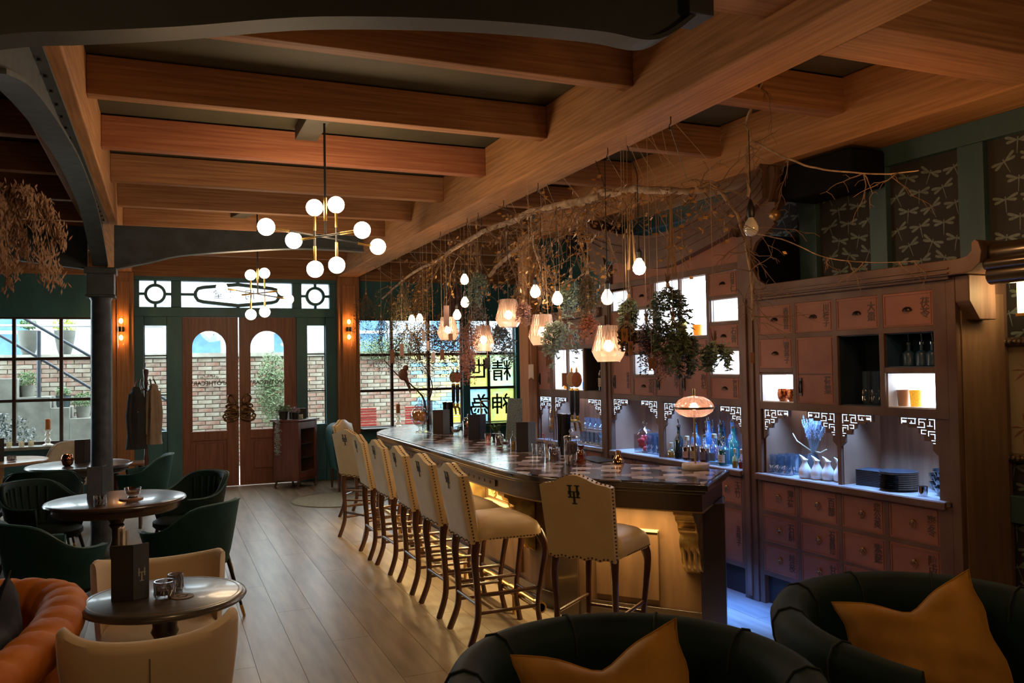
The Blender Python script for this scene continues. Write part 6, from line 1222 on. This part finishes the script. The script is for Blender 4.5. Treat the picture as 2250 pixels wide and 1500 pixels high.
menu('black menu standing behind the copper votive', (-.80, 10.15, .7205), .1, .25, .09, menuM, menuM); menu('black menu standing on the pale oak table', (-1.70, 10.78, .7205), .1, .26, .08, menuM, menuM)
gl_('glass_cup', 'small clear glass beside the menu on the dark table', 'glass', (-.67, 9.9, .7205), [(.035, 0), (.042, .08), (.04, .08), (.03, .01)], tumM); tumbler((-1.56, 10.72, .7205), 'glass tealight holder on the pale oak table', .045, .07)
t = T('cruet_set', 'dark condiment bottles on the dark table by the column', 'cruet', (-.60, 9.98, .7205)); P('bottle', B().lathe([(.025, 0), (.025, .08), (.01, .10), (.01, .12)], 10, (-.03, 0, 0)).lathe([(.025, 0), (.025, .07), (.012, .09), (.012, .105)], 10, (.03, 0, 0)), blkP, t, smooth=True); P('tray', B().box(-.07, .07, -.04, .04, 0, .004), black, t)
t = T('round_rug', 'pale round woven mat on the floor by the far stools', 'rug', (2.1, 10.85, 0)); P('rug_body', B().lathe([(.01, .001), (.62, .001), (.62, .008), (.01, .009)], 48), mat('jute_rug', (.34, .27, .17), .9, ns=30), t); P('rug_border', B().lathe([(.59, .0091), (.61, .011), (.625, .0091)], 48, cap=False), mat('rug_edge', (.22, .18, .10), .9), t)
t = T('dark_carpet', 'dark brown carpet under the left lounge tables', 'rug', (-2.0, 6.2, 0)); P('carpet_body', B().box(-2.5, 1.28, -3.2, 2.9, .001, .009), mat('brown_carpet', (.07, .045, .032), .95, c2=(.04, .028, .02), ns=40), t)
# ================================================================ THINGS ON THE BACK BAR
OR = ['first', 'second', 'third', 'fourth', 'fifth', 'sixth', 'seventh', 'eighth', 'ninth', 'tenth']
ZS = .911
def at(s, o, z=ZS): return tuple(CW(s, o, z))
def bottle(s, o, h, r, m, label, neck=.3, liquid=None, lm=None, lab=None, pour=True, z=ZS, group='spirit bottles on the back bar', cap=None, square=False):
    t = T('spirit_bottle', label, 'bottle', at(s, o, z), RZ, group); nb = h*(1-neck)
    P('bottle_glass', B().lathe([(.005, 0), (r, .002), (r, nb*.82), (r*.8, nb*.93), (r*.36, nb*1.05), (r*.33, h*.97), (r*.42, h*.975), (r*.42, h)], 8 if square else 18), m, t, smooth=not square)
    if liquid: P('liquid', B().lathe([(.004, .004), (r*.94, .004), (r*.94, liquid*h), (.004, liquid*h)], 8 if square else 16), lm, t, smooth=not square)
    if lab:
        w_ = 1.0; P('label_paper', B().grid(lambda u, v: (r*1.02*cos(pi/2+(u-.5)*w_*2), r*1.02*sin(pi/2+(u-.5)*w_*2), nb*(.18+.42*v)), 9, 2), mat('label_%02d%02d%02d' % tuple(int(x*99) for x in lab), lab, .6, c2=tuple(x*.8 for x in lab)), t)
        q = B()
        for k in range(3): q.grid(lambda u, v: (r*1.03*cos(pi/2+(u-.5)*(1.2-.3*k)), r*1.03*sin(pi/2+(u-.5)*(1.2-.3*k)), nb*(.28+.10*k+.018*v)), 7, 2)
        P('label_print', q, inkM, t)
    if pour: P('pourer', B().lathe([(r*.44, h), (r*.44, h+.014), (.004, h+.02)], 10).ring([(0, 0, h+.01), (0, 0, h+.035), (.0, .006, h+.062)], .0038, 6), chrome, t, smooth=True)
    elif cap: P('cap', B().lathe([(r*.46, h-.012), (r*.46, h+.02), (.004, h+.022)], 12), cap, t, smooth=True)
    return t
dkg = mat('dark_bottle_glass', (.012, .016, .014), .08, coat=1); clr = glass('bottle_clear', (.86, .93, .96), .3); blu = glass('bottle_blue_lit', (.35, .62, .95), .3, .03, .22, (.2, .45, .8)); grn = glass('bottle_green', (.25, .70, .55), .3, .03, .2, (.08, .4, .3))  # blue of the shelf light is put into the blu glass colour
whisky = mat('whisky', (.22, .06, .02), .15); bourb = mat('bourbon', (.14, .04, .02), .15); teal_l = mat('teal_liqueur', (.02, .22, .28), .15); oilL = mat('oil', (.5, .28, .03), .2); redl = mat('red_liquid', (.45, .05, .02), .2); blul = mat('blue_liquid', (.04, .16, .45), .2)
fr = [(.93, .10, .035, clr, 'squat oil cruet with green oil, leftmost on the bottle shelf', .45, oilL, None), (.83, .26, .037, dkg, 'tall nearly black wine shaped bottle at the left of the bottle shelf', None, None, None), (.72, .17, .040, clr, 'squat dark brown bottle with an orange framed label', .62, bourb, (.42, .20, .12)), (.62, .20, .042, clr, 'amber whisky bottle just left of the lamp pole', .6, whisky, (.30, .16, .06)), (.50, .20, .043, clr, 'round shouldered bottle with dark red liquid right of the lamp pole', .55, bourb, (.12, .07, .06)), (.385, .21, .044, clr, 'clear square gin bottle with a dark arched label', .1, mat('pale_gin', (.4, .5, .55), .1), (.10, .12, .16)), (.275, .20, .046, clr, 'broad bottle of teal blue liqueur with a pale label', .62, teal_l, (.45, .42, .38)), (.13, .12, .022, clr, 'tiny conical bottle of yellow oil at the right shelf edge', .42, oilL, None), (.06, .12, .022, clr, 'tiny conical bottle of red liquid at the right shelf edge', .4, redl, None)]
for i, (s, h, r, m, lab, lq, lm, lb) in enumerate(fr): bottle(s, -.055 if i < 7 else -.035, h, r, m, lab, liquid=lq, lm=lm, lab=lb, pour=(i in (1, 4, 6)), cap=mat('cork', (.5, .38, .25), .7))
bottle(.885, -.075, .11, .03, clr, 'small round cruet of amber oil behind the squat cruet', liquid=.45, lm=oilL, pour=False, cap=mat('cork', (.5, .38, .25), .7))
bk = [(.74, blu, (.2, .2, .3)), (.66, clr, None), (.575, blu, (.5, .55, .55)), (.50, blu, (.1, .1, .4)), (.43, dkg, (.55, .15, .18)), (.355, blu, None), (.285, grn, None), (.20, clr, (.5, .4, .5)), (.13, blu, None), (.07, clr, (.5, .2, .2)), (.03, blu, None)]
bl_ = ['blue lit spirit bottle left in the rear row', 'clear spirit bottle second from left in the rear row', 'blue lit bottle with pale label third in the rear row', 'blue lit bottle with navy label fourth in the rear row', 'dark bottle with pink neck band mid rear row', 'blue lit bottle right of the pink banded one', 'green bottle tallest right of middle in the rear row', 'clear bottle with lilac label right of the green one', 'blue lit bottle third from the right end of the rear row', 'clear bottle with red label second from the right end of the rear row', 'blue lit bottle at the right end of the rear row']
for i, (s, m, lb) in enumerate(bk): bottle(s, -.16-.05*(i % 2), .275+.02*((i*7) % 3), .040, m, bl_[i], lab=lb, liquid=.5 if m is clr else None, lm=blul)
for i in range(5): bottle(.68-.13*i, -.29, .25, .034, blu, 'blue lit bottle deep at the back of the shelf, '+OR[i]+' from the left', group='blue lit bottles at the very back of the shelf')
# candy jar and tumblers (left opening of the central unit)
t = T('candy_jar', 'square lidded glass jar full of red balls on the back bar', 'jar', at(1.40, -.12), RZ); P('glass', B().prism(rrect(.075, .075, .02), 0, .16, 'z'), clear, t); P('lid', B().lathe([(.078, .161), (.07, .175), (.05, .20), (.018, .215), (.012, .225), (.026, .25), (.018, .275), (.004, .28)], 20), clear, t, smooth=True)
q_ = random.Random(3)
redb = mat('red_candy', (.75, .05, .04), .3, sheen=0)
for k in range(22): P('red_ball', B().sph((q_.uniform(-.05, .05), q_.uniform(-.05, .05), .022+.0052*k), .021, 10, 7), redb, t, smooth=True)
cutT = glass('cut_highball', (.90, .95, 1), .28, .05, .03, (.5, .7, .95))
def hib(s, o, label, group, h=.14, r=.034, z=ZS, m=None):
    t = T('highball_glass', label, 'glass', at(s, o, z), 0, group); P('glass', B().lathe([(r*.9, 0), (r*.95, .004), (r, h), (r*.93, h), (r*.85, .012)], 10), m or cutT, t)
    P('cut_facets', B().ring([(0, 0, 0)]*0+[(r*1.01*cos(a), r*1.01*sin(a), h*.28+h*.16*(k % 2)) for k, a in enumerate([2*pi*k/16 for k in range(16)])], .002, 4, True).ring([(r*1.01*cos(a), r*1.01*sin(a), h*.10+h*.14*(k % 2)) for k, a in enumerate([2*pi*k/16+.2 for k in range(16)])], .002, 4, True), chrome, t)
for i in range(8): hib(1.29-.072*(i//2), -.10-.085*(i % 2), 'ribbed highball glass, '+OR[i//2]+' from the candy jar, '+('front row', 'back row')[i % 2], 'highball glasses beside the red candy jar', .175)
# near cabinet, left opening
for i in range(9): hib(-.255-.067*(i//3), -.06-.07*(i % 3), 'cut highball glass, '+OR[i//3]+' column from the left, '+('front', 'middle', 'back')[i % 3]+' row on the near cabinet', 'cut highball glasses on the near cabinet shelf', .13)
t = T('lavender_vase', 'dark vase with a blue lit sheaf of dried lavender', 'vase', at(-.50, -.17), RZ); P('vase', B().lathe([(.03, 0), (.045, .04), (.05, .09), (.035, .13), (.03, .15)], 16), mat('dark_vase', (.05, .05, .06), .4), t, smooth=True)
q = B(); q2 = B(); q_ = random.Random(5)
for k in range(70):
    a, r_ = q_.uniform(0, 6.28), q_.uniform(0, .12); e = Vector((cos(a)*r_-.03, sin(a)*r_*.6, .39+q_.uniform(-.03, .03))); q.ring([(0, 0, .12), e], .0014, 4)
    for m_ in range(9): c_ = Vector((0, 0, .12)).lerp(e, .55+.05*m_)+Vector((q_.gauss(0, .003), q_.gauss(0, .003), 0)); q2.obox(c_, (.006, .006, .010))
P('stems', q, mat('lavender_stem', (.35, .38, .40), .7), t); P('flowers', q2, mat('lavender_flower', (.42, .44, .55), .7), t, kind='stuff'); P('twine', B().ring([(.02, 0, .17), (.10, .04, .23), (.14, .04, .28)], .004, 5).ring([(-.02, 0, .17), (-.12, .05, .17), (-.20, .08, .20)], .004, 5), strM, t)
whc = mat('white_ceramic', (.85, .86, .87), .25, coat=.4)
for i, s in enumerate((-.55, -.635, -.71, -.79)):
    t = T('sake_carafe', ['white ceramic pouring carafe, leftmost of four', 'white ceramic pouring carafe, second from left of four', 'white ceramic pouring carafe, third from left of four', 'white ceramic pouring carafe, rightmost, by the divider'][i], 'carafe', at(s, -.045-.02*i, ZS), RZ+.5, 'white ceramic carafes')
    P('body', B().lathe([(.03, 0), (.040, .012), (.043, .035), (.036, .065), (.020, .095), (.016, .11), (.022, .125)], 20), whc, t, smooth=True)
    P('spout', B().loft([[(.022*cos(a)+.012*(k), .022*sin(a)*(1-.25*k), .122+.018*k+.012*cos(a)*k) for a in [2*pi*j/14 for j in range(14)]] for k in (0, .6, 1.1)]), whc, t, smooth=True)
# near cabinet, right opening: stacked plates, square plates, bowls
plM_ = mat('black_glazed_plate', (.03, .035, .045), .2, coat=.5)
for i in range(9):
    t = T('dinner_plate', 'black round plate, '+OR[i]+' from the bottom of the tall stack', 'plate', at(-1.215, -.13, ZS+i*.0125), RZ, 'stack of black plates'); P('plate', B().lathe([(.05, 0), (.07, .002), (.108, .009), (.112, .012), (.105, .012), (.06, .004)], 32), plM_, t, smooth=True)
for i in range(10):
    t = T('menu_board', 'dark slate board, '+OR[i]+' from the bottom, stacked left of the plates', 'board', at(-1.03, -.16, ZS+i*.010), RZ+.12, 'stack of dark slate boards'); P('board', B().box(-.10, .10, -.07, .07, 0, .008), mat('slate_board', (.02, .024, .035), .5), t, bevel=.001)
for i, (s, o, z, lab) in enumerate(((-1.42, -.26, 0, 'black bowl at the bottom of the left pile'), (-1.42, -.26, .045, 'black bowl second in the left pile'), (-1.42, -.26, .09, 'black bowl topping the left pile'), (-1.50, -.17, 0, 'black bowl at the bottom of the right pile'), (-1.50, -.17, .045, 'black bowl in the middle of the right pile'), (-1.50, -.17, .09, 'black bowl topping the right pile'), (-1.34, -.33, .0, 'black bowl far back behind the plates'), (-1.34, -.33, .05, 'upper black bowl far back behind the plates'))):
    t = T('serving_bowl', lab, 'bowl', at(s, o, ZS+z), RZ, 'black bowls on the near cabinet'); P('bowl', B().lathe([(.03, 0), (.05, .01), (.062, .045), (.058, .045), (.04, .012)], 22), plM_, t, smooth=True)
t = T('steel_cup', 'small brushed steel cup in front of the black bowls', 'cup', at(-1.44, -.05), RZ); P('cup', B().lathe([(.024, 0), (.028, .055), (.026, .055), (.022, .004)], 18, cap=False), chrome, t, smooth=True)
t = T('folded_cloth', 'pale crumpled cloth at the right end of the near cabinet shelf', 'cloth', at(-1.565, -.05), RZ); P('cloth', B().sph((0, 0, .03), .022, 10, 8, (.7, 1.2, 1.5)), mat('blue_cloth', (.3, .4, .6), .8), t, smooth=True)
# niches of the near cabinet
cop = mat('hammered_copper', (.60, .22, .10), .15, 1, bump=.6, ns=60)
for s, lab in ((-.345, 'hammered copper mug, left of two in the lit niche'), (-.435, 'hammered copper mug, right of two in the lit niche')):
    t = T('copper_mug', lab, 'mug', at(s, -.07, 1.4165), RZ, 'copper mugs'); P('mug', B().lathe([(.025, 0), (.038, .02), (.042, .05), (.036, .085), (.033, .085), (.036, .04)], 20), cop, t, smooth=True); P('handle', B().ring([(-.038, 0, .07), (-.065, 0, .06), (-.068, 0, .035), (-.040, 0, .02)], .0045, 8), brass, t, smooth=True)
for i, s in enumerate((-1.03, -1.10, -1.165)): hib(s, -.10, 'tall glass in the navy niche, '+OR[i]+' from the left', 'tall glasses in the navy niche', .205, .028, 1.4165)
for i, s in enumerate((-1.32, -1.41, -1.48, -1.535)): bottle(s, -.12, .125, .036, mat('blue_siphon', (.03, .08, .17), .3), 'blue decanter with pourer in the upper niche, '+OR[i]+' from the left', pour=True, z=1.652, group='decanters in the blue niche')
t = T('patterned_tumbler', 'amber and yellow patterned tumbler glowing in the right niche', 'glass', at(-1.375, -.10, 1.4165), 0); P('glass', B().lathe([(.03, 0), (.036, .095), (.034, .095), (.028, .005)], 14, cap=False), mat('amber_pattern_lit', (.80, .35, .02), .3, c2=(.75, .6, .05), ns=90, emit=.6, ec=(.8, .35, .03)), t, smooth=True)  # niche backlight through the tumbler is put in as faint emission
t = T('patterned_tumbler', 'pale frosted tumbler beside the amber one in the right niche', 'glass', at(-1.29, -.10, 1.4165), 0); P('glass', B().lathe([(.03, 0), (.036, .095), (.034, .095), (.028, .005)], 14, cap=False), mat('peach_glass', (.55, .30, .20), .4), t, smooth=True)
t = T('patterned_tumbler', 'clear patterned tumbler at the right of the right niche', 'glass', at(-1.50, -.10, 1.4165), 0); P('glass', B().lathe([(.03, 0), (.036, .095), (.034, .095), (.028, .005)], 14, cap=False), clear, t, smooth=True)
# niches of the central cabinet
orG = mat('orange_glass_lit', (.85, .22, .01), .3, emit=.5, ec=(.9, .25, .01)); yeG = mat('yellow_glass_lit', (.8, .65, .08), .3, emit=.5, ec=(.9, .7, .1))  # both glasses emit in place of the niche light behind them
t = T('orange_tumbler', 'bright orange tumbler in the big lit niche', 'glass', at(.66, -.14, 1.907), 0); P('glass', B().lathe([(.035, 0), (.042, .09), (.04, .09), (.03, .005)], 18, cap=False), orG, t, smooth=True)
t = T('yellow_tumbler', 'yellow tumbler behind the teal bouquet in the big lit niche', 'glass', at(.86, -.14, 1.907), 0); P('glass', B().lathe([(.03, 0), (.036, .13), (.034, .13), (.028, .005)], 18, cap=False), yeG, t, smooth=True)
for i, s in enumerate((1.35, 1.28, 1.21)): bottle(s, -.12, .11, .024, clr, 'small clear bottle in the little lit niche, '+OR[i]+' from the left', z=1.60, pour=False, group='small bottles in the little lit niche', cap=chrome)
bottle(2.06, -.10, .28, .038, dkg, 'dark bottle with cream label in the dark niche beside the taps', lab=(.45, .34, .22), pour=False, z=1.442, group=None or 'bottles in the far cabinet', cap=black); bottle(1.975, -.10, .22, .034, clr, 'clear bottle with a white label right in the dark niche', lab=(.5, .5, .5), pour=False, z=1.442, group='bottles in the far cabinet', cap=black)
bottle(2.73, -.10, .12, .04, mat('amber_lit', (.75, .30, .03), .3, emit=.4, ec=(.8, .3, .03)), 'short amber bottle in the far lit niche', pour=False, z=1.442, group='bottles in the far cabinet', cap=chrome); bottle(2.36, -.10, .13, .036, mat('blue_lit', (.03, .25, .75), .3, emit=.4, ec=(.03, .3, .8)), 'bright blue bottle in the far lit niche between the tap handles', pour=False, z=1.442, group='bottles in the far cabinet', cap=chrome)  # emission stands in for niche light shining through these two bottles
# far opening: glasses on a tray, orange jar
t = T('glass_tray', 'blue lit tray rack of glasses behind the taps', 'tray', at(2.30, -.14), RZ); P('tray', B().box(-.30, .30, -.10, .10, .0, .012).box(-.30, .30, -.10, .10, .15, .162), chrome, t, bevel=.003)
for x in (-.29, .29): P('tray_post', B().box(x-.006, x+.006, -.09, -.08, .01, .15), chrome, t)
for i in range(6): hib(2.08+.085*i, -.14, 'small glass on the lower tray behind the taps, '+OR[5-i]+' from the left', 'glasses on the tray behind the taps', .10, .032, ZS+.013)
for i in range(4): hib(2.12+.10*i, -.14, 'small glass on the upper tray behind the taps, '+OR[3-i]+' from the left', 'glasses on the upper tray behind the taps', .09, .030, ZS+.163)
gl_('coupe_glass', 'stemmed coupe glass right of the tray behind the taps', 'glass', at(2.0, -.05), [(.03, 0), (.028, .004), (.005, .012), (.005, .08), (.03, .10), (.045, .14), (.043, .14)], cutT)
j = T('orange_jar', 'tall footed jar stacked with oranges in the far cabinet opening', 'jar', at(3.06, -.12), 0); P('glass', B().lathe([(.05, 0), (.04, .01), (.015, .03), (.02, .05), (.06, .065), (.065, .09), (.065, .30), (.05, .32)], 22), clear, j, smooth=True); P('lid', B().lathe([(.052, .321), (.04, .34), (.012, .35), (.015, .37), (.004, .38)], 18), clear, j, smooth=True)
for k in range(10): P('orange', B().sph((.026*cos(k*2.4), .026*sin(k*2.4), .10+.022*k), .031, 12, 8), orF, j, smooth=True)
# picture frame on the wallpaper at the right edge
pf_ = TC('picture_frame', 'ornate dark gilt picture frame at the right edge with faded floral print', 'picture', -1.95, -.40, 1.45)
PC('frame', B().strip([(-2.35, 1.13), (-1.66, 1.13), (-1.66, 1.78), (-2.35, 1.78)], .07, -.455, -.41, True), mat('carved_gilt', (.16, .10, .05), .45, .5, c2=(.05, .035, .025), ns=40, bump=1), pf_, bevel=.012)
q = B(); q_ = random.Random(1)
for k in range(26):
    for e in (0, 1): q.sph((-2.35+.69*k/25, -.405, (1.13, 1.78)[e]), .016, 7, 5)
    q.sph((-1.66, -.405, 1.13+.65*k/25), .016, 7, 5)
PC('carved_beads', q, MATS['carved_gilt'], pf_, smooth=True)
PC('picture_print', B().box(-2.33, -1.68, -.452, -.44, 1.15, 1.76), mat('faded_print', (.26, .20, .12), .7, c2=(.20, .13, .08), ns=3), pf_)
q = B()
for cx_, cz_ in ((-1.82, 1.62), (-1.90, 1.42), (-1.80, 1.30), (-2.1, 1.55)):
    for k in range(9): a = k*.7; q.add([(cx_, -.438, cz_), (cx_+.05*cos(a)-.006, -.438, cz_+.05*sin(a)), (cx_+.09*cos(a), -.438, cz_+.09*sin(a)), (cx_+.05*cos(a)+.006, -.438, cz_+.05*sin(a)+.008)], [(0, 1, 2, 3)])
PC('floral_print', q, mat('rose_print', (.22, .08, .06), .7), pf_)
